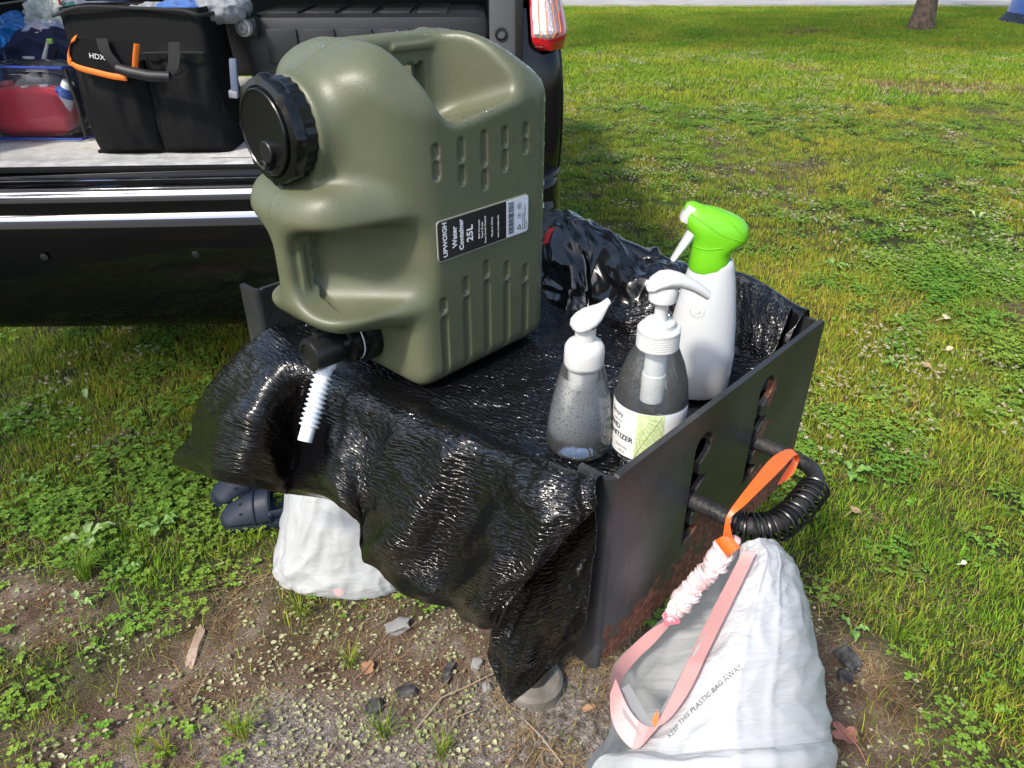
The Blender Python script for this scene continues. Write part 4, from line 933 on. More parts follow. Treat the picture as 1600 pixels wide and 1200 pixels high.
# --- hand sanitizer pump bottle
px_, py_ = .150, .672; PB = Matrix.Translation((px_, py_, .830))
pump = empty('sanitizer_bottle', (px_, py_, .830), 'clear hand sanitizer pump bottle with a white and green leaf label, middle one of three', 'sanitizer bottle')
shell = [(.030, 0), (.0355, .002), (.0385, .010), (.0395, .030), (.0395, .062), (.0385, .078), (.0360, .096), (.0305, .114), (.0235, .130), (.0195, .141)]
MB().lathe(shell, 64, PB, cap=False).build('clear_bottle', clear, pump)
MB().lathe([(.0005, .002), (.034, .0025), (.0378, .010), (.0386, .030), (.0386, .058), (.0005, .058)], 56, PB, cap=False).build('sanitizer_liquid', liq, pump)
fo = MB(); fo.lathe([(.0388, .066), (.0384, .078), (.0362, .094), (.0310, .110), (.0240, .128)], 64, PB, cap=False); foo = fo.build('inner_droplets', speckle('droplet_film', .44, .68, 300), pump, auto=False); a = foo.data.attributes.new('fade', 'FLOAT', 'POINT'); a.data.foreach_set('value', np.full(len(foo.data.vertices), .10, np.float32))
def arc_label(r, z0, z1, a0, a1, n=40, M=PB):
    V = []; F = []
    for j in range(n + 1):
        a = a0 + (a1 - a0) * j / n; V += [M @ Vector((r * math.cos(a), r * math.sin(a), z0)), M @ Vector((r * math.cos(a), r * math.sin(a), z1))]
    return V, [(2 * j, 2 * j + 2, 2 * j + 3, 2 * j + 1) for j in range(n)]
acam = math.atan2(-py_, -px_)   # direction from bottle toward the viewer's side
lw_m = mat('paper_label', (.78, .79, .78), .45); lg_m = mat('leaf_print', (.50, .60, .28), .5, col2=(.66, .74, .46), vscale=220); lv = mat('leaf_vein', (.30, .40, .12), .5)
lb = MB(); lb.add(*arc_label(.0399, .012, .072, acam - 2.0, acam + 1.35)); lbo = lb.build('label', lw_m, pump)
def on_lab(a, z, r=.0402): return PB @ Vector((r * math.cos(a), r * math.sin(a), z))
def leaf_quad(a0, a1, z0, z1, m, name, r=.0401, parent=lbo):
    k = MB(); k.add(*arc_label(r, z0, z1, a0, a1, 14)); return k.build(name, m, parent)
leaf_quad(acam - .30, acam + .42, .0125, .0715, lg_m, 'leaf_panel')
vn = MB()
mid = [on_lab(acam - .28 + .62 * t, .014 + .056 * t ** .8, .0404) for t in np.linspace(0, 1, 12)]; vn.tube(mid, .00035, 5)
for k in range(1, 9):
    t = k / 9; s0 = (acam - .28 + .62 * t, .014 + .056 * t ** .8)
    vn.tube([on_lab(s0[0] + u * .28 * (1 - t * .3), s0[1] - .018 * u ** 1.6, .0404) for u in np.linspace(0, 1, 6) if s0[0] + u * .3 < acam + .42 + .1], .0002, 4)
    vn.tube([on_lab(s0[0] - u * .26 * t, s0[1] + .014 * u * (1 - t) , .0404) for u in np.linspace(0, 1, 6)], .0002, 4)
vn.build('leaf_veins', lv, lbo)
def curved_text(body, size, a0, z, m, r=.0403, tilt=0., bold=0., M=PB, parent=None, name='label_text'):
    c = bpy.data.curves.new('t', 'FONT'); c.body = body; c.size = size; c.offset = bold; c.resolution_u = 3; c.align_x = 'RIGHT'
    t = bpy.data.objects.new('t', c); me = bpy.data.meshes.new_from_object(t); bpy.data.objects.remove(t); bpy.data.curves.remove(c)
    bm = bmesh.new(); bm.from_mesh(me); bmesh.ops.subdivide_edges(bm, edges=[e for e in bm.edges if e.calc_length() > .003], cuts=1)
    for v in bm.verts:
        x, y = v.co.x, v.co.y; y2 = y + x * tilt; a = a0 + x / r; v.co = M @ Vector((r * math.cos(a), r * math.sin(a), z + y2))
    bm.to_mesh(me); bm.free(); me.name = name; return link_mesh(name, me, m, parent, smooth=False)
curved_text('HAND', .0088, acam - .80, .0430, inkb, parent=lbo, bold=.0002); curved_text('SANITIZER', .0088, acam - .36, .0325, inkb, parent=lbo, bold=.0002)
curved_text('Simply', .0085, acam - .72, .0590, inkb, parent=lbo); curved_text('with Aloe', .0036, acam - .75, .0520, inkb, parent=lbo); curved_text('Moisturizing', .0034, acam - .52, .0220, inkb, parent=lbo); curved_text('8 fl oz', .0034, acam - .58, .0160, inkb, parent=lbo)
MB().lathe([(.0125, .068), (.0125, .100), (.0115, .101), (.0115, .1385)], 28, PB).build('pump_chamber', mat('frosted_plastic', (.75, .77, .78), .3, trans=.3), pump)
MB().lathe([(.0075, .030), (.0075, .062)], 20, PB, cap=False).build('dip_tube', clear, pump)
ribs = [(.0215, .132), (.0222, .133)]
for k in range(6): ribs += [(.0222, .135 + k * .0026), (.0219, .1358 + k * .0026), (.0222, .1366 + k * .0026)]
MB().lathe(ribs + [(.0222, .153), (.0205, .155), (.0160, .1552), (.0158, .1605), (.0145, .162), (.0075, .162), (.0068, .1625), (.0066, .190), (.0075, .192)], 52, PB, cap=False).build('pump_collar', wht, pump)
MB().lathe([(.0125, .1830), (.0140, .1845), (.0142, .196), (.0120, .200), (0, .201)], 36, PB, cap=False).build('pump_stem_cap', wht, pump)
ndir = Vector((1.0, .10, 0)).normalized(); nsd = Vector((-ndir.y, ndir.x, 0)); rg = []
for d, z, wd, th in [(-.019, .187, .001, .001), (-.0185, .1872, .009, .004), (-.014, .190, .0138, .0065), (-.006, .1935, .0155, .0080), (.004, .1945, .0145, .0078), (.016, .1930, .0120, .0068), (.028, .1895, .0098, .0060), (.040, .1845, .0082, .0054), (.050, .1790, .0072, .0048), (.0565, .1750, .0064, .0042), (.0575, .1742, .004, .0025)]:
    c = Vector((px_, py_, .842 + z)) + ndir * d * .82
    rg.append([c + nsd * wd * math.cos(t) + Vector((0, 0, 1)) * th * math.sin(t) + ndir * th * .4 * math.sin(t) for t in np.linspace(0, 2 * math.pi, 24, endpoint=False)])
MB().rings(rg).build('pump_head', wht, pump)
# --- trigger spray bottle
sx_, sy_ = .232, .803; SB = Matrix.Translation((sx_, sy_, .832))
spray = empty('spray_bottle', (sx_, sy_, .832), 'tall white trigger spray bottle with a bright green nozzle head beside the side plate', 'spray bottle')
MB().lathe([(.028, 0), (.0385, .003), (.0415, .012), (.0418, .045), (.0400, .075), (.0372, .100), (.0342, .120), (.0312, .140), (.0282, .155), (.0258, .165), (.0245, .171), (.0215, .175), (.0200, .1755)], 64, SB, cap=False, sy=.90).build('bottle_body', wht2, spray)
grn = mat('lime_plastic', (.15, .50, .012), .30, sss=.15); tdir = Vector((-1, .10, 0)).normalized(); tsd = Vector((-tdir.y, tdir.x, 0))
def prism_head(st, m, name, n=28, pw=.8):
    rg = []
    for d, z, wd, th in st:
        c = Vector((sx_, sy_, .832 + z)) + tdir * d
        rg.append([c + tsd * wd * (abs(math.cos(t)) ** pw) * (1 if math.cos(t) > 0 else -1) + Vector((0, 0, 1)) * th * (abs(math.sin(t)) ** pw) * (1 if math.sin(t) > 0 else -1) for t in np.linspace(0, 2 * math.pi, n, endpoint=False)])
    return MB().rings(rg).build(name, m, spray)
# skirt of the head: flared neck rising into the cowl
sk = []
for z, rx, ry, ox in [(.163, .0242, .0225, 0), (.167, .0250, .0232, 0), (.178, .0243, .0225, 0), (.186, .0245, .0212, 0), (.193, .0280, .0205, -.003), (.199, .0330, .0205, -.006), (.205, .0370, .0205, -.0055), (.212, .0392, .0198, -.003), (.219, .0392, .0180, -.001), (.2255, .0365, .0150, .002), (.231, .0310, .0112, .007), (.235, .0235, .0070, .012), (.2365, .012, .0030, .016)]:
    sk.append([Vector((sx_, sy_, .832 + z)) + tdir * (.004 + .93 * ox + .93 * rx * (abs(math.cos(t)) ** (.85 if z < .19 else .62)) * math.copysign(1, math.cos(t)) ) + tsd * ry * (abs(math.sin(t)) ** (.9 if z < .19 else 1.0)) * math.copysign(1, math.sin(t)) + Vector((0, 0, (.0045 * min(1, max(0, (z - .180) / .02))) * math.cos(t))) for t in np.linspace(0, 2 * math.pi, 48, endpoint=False)])
hg = MB().rings(sk).build('spray_head', grn, spray)
bvh_ = BVHTree.FromPolygons([tuple(v.co + Vector((0, 0, 0))) for v in [type('q', (), {'co': Vector(p)}) for r5 in sk for p in r5]], [tuple(i * 48 + k2 for k2 in (j, (j + 1) % 48)) + tuple((i + 1) * 48 + k2 for k2 in ((j + 1) % 48, j)) for i in range(len(sk) - 1) for j in range(48)])
def head_line(px):
    C0 = Vector((0, 0, CAM_H)); P_ = []
    for u, v in spline(px, 16):
        h = bvh_.ray_cast(C0, (at_t(u, v, 1) - C0).normalized())
        if h[0] is not None: P_.append(h[0])
    if len(P_) > 3: MB().tube(P_, .0007, 6).build('cowl_edge', grn, hg)
head_line([(1080, 335), (1105, 352), (1130, 368), (1160, 378)]); head_line([(1088, 322), (1115, 328), (1140, 345), (1158, 366)]); head_line([(1080, 384), (1104, 390), (1130, 388)])
MB().box((0, 0, 0), (.014, .020, .020), Matrix.Translation(Vector((sx_, sy_, .832 + .2265)) + tdir * .0335) @ Matrix.Rotation(math.atan2(tdir.y, tdir.x), 4, 'Z') @ Matrix.Rotation(R(-22), 4, 'Y'), .003).build('nozzle', wht, spray)
tr = MB(); rg = []
for i in range(12):
    f = i / 11; c = Vector((sx_, sy_, .832 + .208 - .036 * f)) + tdir * (.026 + .006 * math.sin(f * 2.2) + .014 * f * f); wd = .0125 - .004 * f; th = .0075 * (1 - f * .55)
    rg.append([c + tsd * wd * math.cos(t) + tdir * th * math.sin(t) for t in np.linspace(0, 2 * math.pi, 12, endpoint=False)])
tr.rings(rg).build('trigger', mat('trigger_plastic', (.70, .72, .74), .35, trans=.25), spray)
# raised round emblem and shoulder handle swell on the bottle, small wrap label
em = MB(); ea = math.atan2(-sy_, -sx_) - .25; ec = Vector((sx_ + .0346 * math.cos(ea), sy_ + .0346 * math.sin(ea) * .90, .832 + .122)); en = Vector((math.cos(ea), math.sin(ea) , .28)).normalized(); eu = Vector((-en.y, en.x, 0)).normalized(); ev = en.cross(eu)
emb_m = mat('emblem_relief', (.70, .70, .68), .4)
em.tube([ec + (eu * math.cos(t) + ev * math.sin(t)) * .0040 for t in np.linspace(0, 6.283, 20, endpoint=False)], .0005, 5, close=True)
for k in range(20):
    t = k * 6.283 / 20; em.tube([ec + (eu * math.cos(t) + ev * math.sin(t)) * .0075 + en * .0002, ec + (eu * math.cos(t) + ev * math.sin(t)) * .0092 - en * .0004], .0004, 5)
em.tube([ec - eu * .002, ec + ev * .0028, ec + eu * .002], .0004, 5); em.build('sun_emblem', emb_m, spray)
wl = MB(); wl.add(*[x for x in (lambda r, z0, z1, a0, a1: ([SB @ Vector((r * math.cos(a), r * .905 * math.sin(a), z)) for a in np.linspace(a0, a1, 10) for z in (z0, z1)], [(2 * j, 2 * j + 2, 2 * j + 3, 2 * j + 1) for j in range(9)]))(.0421, .028, .062, -.75, .25)]); wlo = wl.build('back_label', lw_m, spray)
curved_text('it', .012, -.25, .040, inkb, r=.0423, M=SB @ Matrix.Diagonal((1, .905, 1, 1)), parent=wlo, bold=.0003)

# ============================================================ WHITE TRASH BAG HUNG FROM THE HANDLE
wb = bpy.data.materials.new('white_film'); wb.use_nodes = True; n = wb.node_tree; b = n.nodes['Principled BSDF']; b.inputs['Base Color'].default_value = (.64, .655, .67, 1); b.inputs['Roughness'].default_value = .27
tc = n.nodes.new('ShaderNodeTexCoord'); mp = n.nodes.new('ShaderNodeMapping'); mp.inputs['Scale'].default_value = (.8, 2.6, 1); n.links.new(tc.outputs['UV'], mp.inputs[0])
t1_ = n.nodes.new('ShaderNodeTexNoise'); t1_.inputs['Scale'].default_value = 26; t1_.inputs['Detail'].default_value = 3; t1_.inputs['Distortion'].default_value = .6; n.links.new(mp.outputs[0], t1_.inputs['Vector'])
bp = n.nodes.new('ShaderNodeBump'); bp.inputs['Strength'].default_value = .6; bp.inputs['Distance'].default_value = .004; n.links.new(t1_.outputs[0], bp.inputs['Height']); n.links.new(bp.outputs[0], b.inputs['Normal'])
t2_ = n.nodes.new('ShaderNodeTexNoise'); t2_.noise_type = 'RIDGED_MULTIFRACTAL'; t2_.inputs['Scale'].default_value = 7; t2_.inputs['Detail'].default_value = 4; t2_.inputs['Distortion'].default_value = .8; n.links.new(tc.outputs['UV'], t2_.inputs['Vector'])
bp2 = n.nodes.new('ShaderNodeBump'); bp2.inputs['Strength'].default_value = .7; bp2.inputs['Distance'].default_value = .004; n.links.new(t2_.outputs[0], bp2.inputs['Height']); n.links.new(bp.outputs[0], bp2.inputs['Normal']); n.links.new(bp2.outputs[0], b.inputs['Normal'])
tl = n.nodes.new('ShaderNodeBsdfTranslucent'); tl.inputs[0].default_value = (.62, .64, .66, 1); ms = n.nodes.new('ShaderNodeMixShader'); ms.inputs[0].default_value = .36
n.links.new(b.outputs[0], ms.inputs[1]); n.links.new(tl.outputs[0], ms.inputs[2]); n.links.new(ms.outputs[0], n.nodes['Material Output'].inputs[0])
hb = empty('hanging_trash_bag', box_pt(.70, .2, .1), 'white drawstring trash bag hanging open from the coil handle of the grill', 'trash bag')
A_ = lambda L: [tuple(at_t(u, v, t)) for u, v, t in L]
# closed loops: front rim -> front folds -> right silhouette -> back -> far rim
W_rows = [
 A_([(1158, 852, .760), (1172, 846, .752), (1188, 842, .752), (1203, 843, .765), (1212, 846, .79), (1200, 846, .81), (1180, 848, .82), (1160, 850, .815), (1142, 852, .80)]),
 A_([(1150, 890, .752), (1172, 880, .735), (1200, 872, .735), (1225, 876, .752), (1240, 888, .79), (1215, 890, .83), (1170, 892, .84), (1130, 892, .835), (1105, 896, .82)]),
 A_([(1118, 948, .745), (1150, 935, .715), (1190, 925, .712), (1232, 922, .735), (1257, 935, .79), (1225, 940, .85), (1160, 945, .87), (1095, 948, .86), (1048, 955, .84)]),
 A_([(1085, 1012, .735), (1120, 1000, .700), (1175, 985, .690), (1240, 975, .715), (1268, 985, .785), (1230, 990, .87), (1150, 995, .89), (1060, 998, .885), (992, 1005, .85)]),
 A_([(1050, 1080, .722), (1090, 1065, .685), (1160, 1050, .672), (1245, 1040, .700), (1279, 1045, .78), (1235, 1050, .88), (1140, 1055, .905), (1030, 1055, .895), (958, 1042, .84)]),
 A_([(1015, 1142, .715), (1065, 1130, .675), (1150, 1115, .658), (1250, 1110, .690), (1288, 1108, .775), (1240, 1112, .885), (1130, 1115, .915), (1010, 1115, .90), (955, 1100, .82)]),
 A_([(985, 1172, .715), (1050, 1175, .668), (1145, 1170, .650), (1255, 1160, .685), (1294, 1152, .77), (1245, 1160, .89), (1120, 1165, .92), (990, 1165, .90), (950, 1150, .80)]),
 A_([(925, 1200, .745), (1020, 1225, .665), (1140, 1230, .645), (1262, 1215, .68), (1299, 1200, .77), (1250, 1210, .89), (1100, 1215, .92), (970, 1210, .90), (915, 1198, .80)])]
def clp(rows_, z, f):
    base = np.array(rows_[-1]); c = base.mean(0); o = c + (base - c) * f; o[:, 2] = z; return [tuple(p) for p in o]
W_rows.append(clp(W_rows, .42, 1.05)); W_rows.append(clp(W_rows, .25, 1.02)); W_rows.append(clp(W_rows, .12, .85)); W_rows.append(clp(W_rows, .06, .4))
S = surf(np.array(W_rows), 260, 230); U, V = np.meshgrid(np.linspace(0, .9, 260), np.linspace(0, .75, 230), indexing='ij'); N = grid_normals(S)
cc = S.mean(1, keepdims=True); sg = np.sign(((S - cc) * N).sum(-1)).mean(); N = N * (sg if sg else 1)
S = S + N * ((.0032 * np.clip(U / .06, .3, 1) * (crease(fbm(U * 2.6 + V * 2, V * 3.6 - U * 2, 8.8, 2)) + .7 * crease(pnoise(U * 8 - V * 5, V * 11 + U * 3, 3.3)) + .4 * crease(pnoise(U * 17 + V * 9, V * 15 - U * 8, 5.1))) + .0015 * fbm(U * 30, V * 9, 2.7, 2)) * np.clip(V / .04, .1, 1) * np.clip((.75 - V) / .04, .1, 1) + .0015 * np.exp(-((V - .165 - .05 * U) / .007) ** 2) * np.clip(U / .1, 0, 1) + .0012 * np.exp(-((V - .245 + .03 * U) / .006) ** 2) * np.clip(U / .1, 0, 1) + .000 * U * np.clip(U / .1, 0, 1))[..., None]
hbo = grid_obj('bag_film', S, wb, hb, uvs=np.stack([V, U], -1))
pink = mat('pink_band', (.80, .42, .41), .45, bump=.25, bscale=60, sss=.1); org = mat('orange_ribbon', (.95, .13, .015), .35, bump=.3, bscale=90); pink2 = mat('pink_band_double', (.85, .16, .22), .45)
# wide hem with the drawstring showing through: follows the rim loop
loop = np.array([S[i, 0] for i in range(0, 143, 4)][::1] + [S[i, -1] for i in range(142, 40, -4)])
def hem_strip(name, pts, width, inward, m, lift=.0015):
    k = MB(); n_ = len(pts); P0 = [Vector(p) for p in pts]
    tow = Vector((0, 0, CAM_H)); A1, B1 = [], []
    for i, p in enumerate(P0):
        t = (P0[min(i + 1, n_ - 1)] - P0[max(i - 1, 0)]).normalized(); d = Vector(inward[i]).normalized(); d = (d - t * d.dot(t)).normalized(); up = t.cross(d).normalized()
        if up.dot(tow - p) < 0: up = -up
        A1.append(p + up * lift); B1.append(p + d * width[i] + up * (lift + .001))
    k.add(A1 + B1, [(i, i + 1, n_ + i + 1, n_ + i) for i in range(n_ - 1)]); return k.build(name, m, hb)
rim_front = [tuple(p) for p in spline(A_([(1160, 862, .748), (1138, 905, .738), (1112, 955, .730), (1085, 1010, .722), (1058, 1068, .712), (1030, 1125, .705), (1008, 1160, .702), (990, 1170, .705), (968, 1150, .715), (955, 1120, .735), (953, 1085, .765)]), 60)]
inw = [tuple(Vector(spline([(1, .2, -.15), (.9, .3, -.2), (.5, .5, .55), (.3, .2, .9), (.9, .0, .3)][::1], 60)[i])) for i in range(60)]
side_px = spline([(1182, 862), (1162, 905), (1136, 958), (1108, 1015), (1078, 1078), (1047, 1122), (1022, 1136), (1000, 1128), (983, 1108), (972, 1085), (962, 1060)], 60)
rim_in = [tuple(at_t(u, v, t)) for (u, v), t in zip(side_px, spline([[.746], [.735], [.726], [.716], [.708], [.704], [.706], [.716], [.73], [.75], [.79]], 60)[:, 0])]
bvr = BVHTree.FromPolygons([tuple(p) for p in S.reshape(-1, 3)], grid_faces(260, 230).tolist())
def lay(p, off=.014):
    """rest a point of the band on the outside of the film when the film lies there"""
    C0 = Vector((0, 0, CAM_H)); d = (Vector(p) - C0); h = bvr.ray_cast(C0, d.normalized())
    if h[0] is None or abs(h[3] - d.length) > .05: return Vector(p)
    return h[0] - d.normalized() * off
k = MB(); k.add([lay(p) for p in rim_front] + [lay(p) for p in rim_in], [(i, i + 1, 60 + i + 1, 60 + i) for i in range(59)]); k.build('rim_band', pink, hb)
far0 = spline(A_([(953, 1085, .765), (955, 1055, .80), (962, 1036, .83), (985, 1012, .85), (1015, 985, .845), (1048, 965, .838)]), 40); far1 = spline(A_([(972, 1098, .775), (968, 1075, .81), (978, 1052, .845), (998, 1028, .862), (1022, 1005, .857), (1046, 978, .848)]), 40)
k = MB(); k.add([Vector(p) for p in far0] + [Vector(p) for p in far1], [(i, i + 1, 41 + i, 40 + i) for i in range(39)]); k.build('rim_band', pink, hb)
wst = MB(); wst.add([at_t(965, 1080, .765), at_t(983, 1068, .78), at_t(1022, 1136, .712), at_t(1000, 1150, .703), at_t(975, 1120, .72)], [(0, 1, 2, 3, 4)]); wst.build('folded_hem', wb, hb)
# gathered hem, scrunched along the string
gl = spline(A_([(1044, 968, .838), (1062, 942, .830), (1086, 915, .818), (1108, 890, .806), (1130, 862, .795), (1142, 846, .790)]), 220); rr_ = [.0115 * (1 + .10 * math.sin(i * .9 + 3 * math.sin(i * .13)) + .10 * math.sin(i * 1.9) + .07 * math.sin(i * .31)) * min(1, .45 + i / 60, .5 + (219 - i) / 50) for i in range(220)]
scr = mat('scrunched_film', (.74, .66, .68), .42, bump=.6, bscale=140, sss=.15, col2=(.72, .48, .50), vscale=50)
MB().tube([tuple(p + np.array([.0025 * math.sin(i * .31), 0, .0025 * math.cos(i * .24)])) for i, p in enumerate(gl)], rr_, 18).build('gathered_hem', scr, hb)
k = MB(); k.add([at_t(1036, 958, .83), at_t(1064, 956, .83), at_t(1062, 974, .832), at_t(1038, 978, .832)], [(0, 1, 2, 3)]); k.build('string_tab', pink2, hb)
k = MB(); k.add([at_t(1163, 862, .742), at_t(1200, 880, .738), at_t(1198, 894, .739), at_t(1160, 880, .743)], [(0, 1, 2, 3)]); k.build('string_tab', pink2, hb)
# orange drawstring looped over the handle rod
o_l = spline(A_([(1128, 850, .785), (1131, 828, .770), (1136, 806, .764), (1150, 784, .768), (1178, 748, .792), (1205, 716, .824), (1228, 702, .845)]), 50); o_r = spline(A_([(1150, 856, .782), (1142, 828, .767), (1143, 808, .762), (1163, 790, .766), (1196, 758, .790), (1224, 730, .820), (1240, 712, .842)]), 50)
k = MB(); k.add([Vector(p) for p in o_l] + [Vector(p) for p in o_r], [(i, i + 1, 51 + i, 50 + i) for i in range(49)]); k.build('orange_drawstring', org, hb)
o_l = spline(A_([(1228, 702, .845), (1240, 703, .858), (1240, 716, .864), (1226, 738, .860), (1214, 758, .856)]), 24); o_r = spline(A_([(1240, 712, .842), (1248, 712, .852), (1246, 726, .862), (1236, 744, .860), (1220, 756, .856)]), 24)
k = MB(); k.add([Vector(p) for p in o_l] + [Vector(p) for p in o_r], [(i, i + 1, 25 + i, 24 + i) for i in range(23)]); k.build('orange_drawstring', org, hb)
k = MB(); k.tube(A_([(1128, 838, .780), (1136, 850, .778), (1146, 862, .776)]), .009, 10, flat=.4); k.build('string_end', org, hb)
k = MB(); k.add([at_t(1018, 1126, .700), at_t(1026, 1110, .702), at_t(1030, 1118, .698), at_t(1024, 1144, .6985)], [(0, 1, 2, 3)]); k.build('orange_drawstring', org, hb)
# safety print running up the film beside the rim
def film_text(body, size, u0, v0, u1, v1, t0, t1):
    p0, p1 = at_t(u0, v0, t0), at_t(u1, v1, t1); x = (p1 - p0); mid = (p0 + p1) / 2; tow = (Vector((0, 0, CAM_H)) - mid).normalized(); y = tow.cross(x)
    text(body, size, frame(p0 + tow * .012, tuple(x), tuple(y)), inkg, hb, 'film_print')
inkg = mat('grey_print', (.08, .085, .09), .5)
bvw = BVHTree.FromPolygons([tuple(p) for p in S.reshape(-1, 3)], grid_faces(260, 230).tolist())
def film_text(body, size, u0, v0, u1, v1):
    """lettering laid on the film: every letter vertex is dropped onto the surface along the film's own normal"""
    def hit(u, v):
        d = at_t(u, v, 1) - Vector((0, 0, CAM_H)); return bvw.ray_cast(Vector((0, 0, CAM_H)), d.normalized())
    h0, h1 = hit(u0, v0), hit(u1, v1)
    if h0[0] is None or h1[0] is None: return
    nrm = (h0[1] + h1[1]).normalized(); 
    if nrm.dot(Vector((0, 0, CAM_H)) - h0[0]) < 0: nrm = -nrm
    x = (h1[0] - h0[0]); M = frame(h0[0] + nrm * .02, tuple(x), tuple(nrm.cross(x)))
    o = text(body, size, M, inkg, None, 'film_print', ext=0.0); me = o.data
    for v in me.vertices:
        q = bvw.ray_cast(v.co + nrm * .02, -nrm)
        if q[0] is not None: v.co = q[0] + nrm * .0006
    bpy.data.objects.remove(o); link_mesh('film_print', me, inkg, hb, smooth=False)
film_text('KEEP THIS PLASTIC BAG AWAY', .0068, 1045, 1152, 1112, 1082)

# ============================================================ WHITE SACK ON THE GROUND
sack = empty('ground_trash_bag', (-.40, 1.36, 0), 'full white plastic trash bag sitting on the grass behind the black bag', 'trash bag')
SR = []
for (z, cx_, cy_, rx, ry, cut) in [(.004, -.410, 1.36, .155, .125, 2.6), (.012, -.405, 1.36, .178, .145, 2.8), (.05, -.400, 1.365, .178, .150, 2.5), (.11, -.395, 1.375, .165, .145, 2.3), (.18, -.390, 1.385, .152, .140, 2.2), (.26, -.390, 1.40, .140, .130, 2.1), (.33, -.385, 1.41, .118, .110, 2.0), (.37, -.38, 1.41, .075, .07, 2), (.385, -.38, 1.41, .03, .03, 2)]:
    row = []
    for j in range(25):
        t = j / 24 * 2 * math.pi + math.pi / 2; c_, s_ = math.cos(t), math.sin(t); row.append((cx_ + rx * abs(c_) ** (2 / cut) * math.copysign(1, c_), cy_ + ry * abs(s_) ** (2 / cut) * math.copysign(1, s_), z))
    SR.append(row)
S = surf(np.array(SR), 150, 240); S[:, -1] = S[:, 0]; U, V = np.meshgrid(np.linspace(0, .45, 150), np.linspace(0, 1, 240), indexing='ij'); N = grid_normals(S)
sg = np.sign(((S - S.mean((0, 1), keepdims=True)) * N).sum(-1)).mean(); N *= sg
ang = V * 2 * math.pi; nx_, ny_ = np.cos(ang), np.sin(ang); S = S + N * (.006 * crease(fbm(nx_ * 1.2 + U * 4, ny_ * 1.2, U * 5 + 3, 2)) * np.clip((S[..., 2] - .0) / .05, .15, 1) + .007 * fbm(nx_ * 1.6, ny_ * 1.6, U * 4 + 5, 2) + .0035 * crease(fbm(nx_ * 4 + U * 9, ny_ * 4, U * 11, 2)))[..., None]
S[..., 2] = np.maximum(S[..., 2], .003)
grid_obj('sack_film', S, wb, sack, uvs=np.stack([V, U], -1))
bvs = BVHTree.FromPolygons([tuple(p) for p in S.reshape(-1, 3)], grid_faces(150, 240).tolist())
def blob_on(bv_, u, v, r, m, name, parent, n=16):
    C0 = Vector((0, 0, CAM_H)); h = bv_.ray_cast(C0, (at_t(u, v, 1) - C0).normalized())
    if h[0] is None: return
    N_ = h[1] if h[1].dot(C0 - h[0]) > 0 else -h[1]; a1 = N_.orthogonal().normalized(); a2 = N_.cross(a1); P = []
    for j in range(n):
        rr3 = r * random.uniform(.6, 1.2); p = h[0] + (a1 * math.cos(j * 6.283 / n) + a2 * .7 * math.sin(j * 6.283 / n)) * rr3; q = bv_.ray_cast(p + N_ * .02, -N_); P.append((q[0] if q[0] else p) + N_ * .0008)
    MB().add([h[0] + N_ * .001] + P, [(0, 1 + j, 1 + (j + 1) % n) for j in range(n)]).build(name, m, parent)
blob_on(bvs, 530, 925, .019, mat('pink_stain', (.72, .42, .42), .4), 'pink_stain', sack)

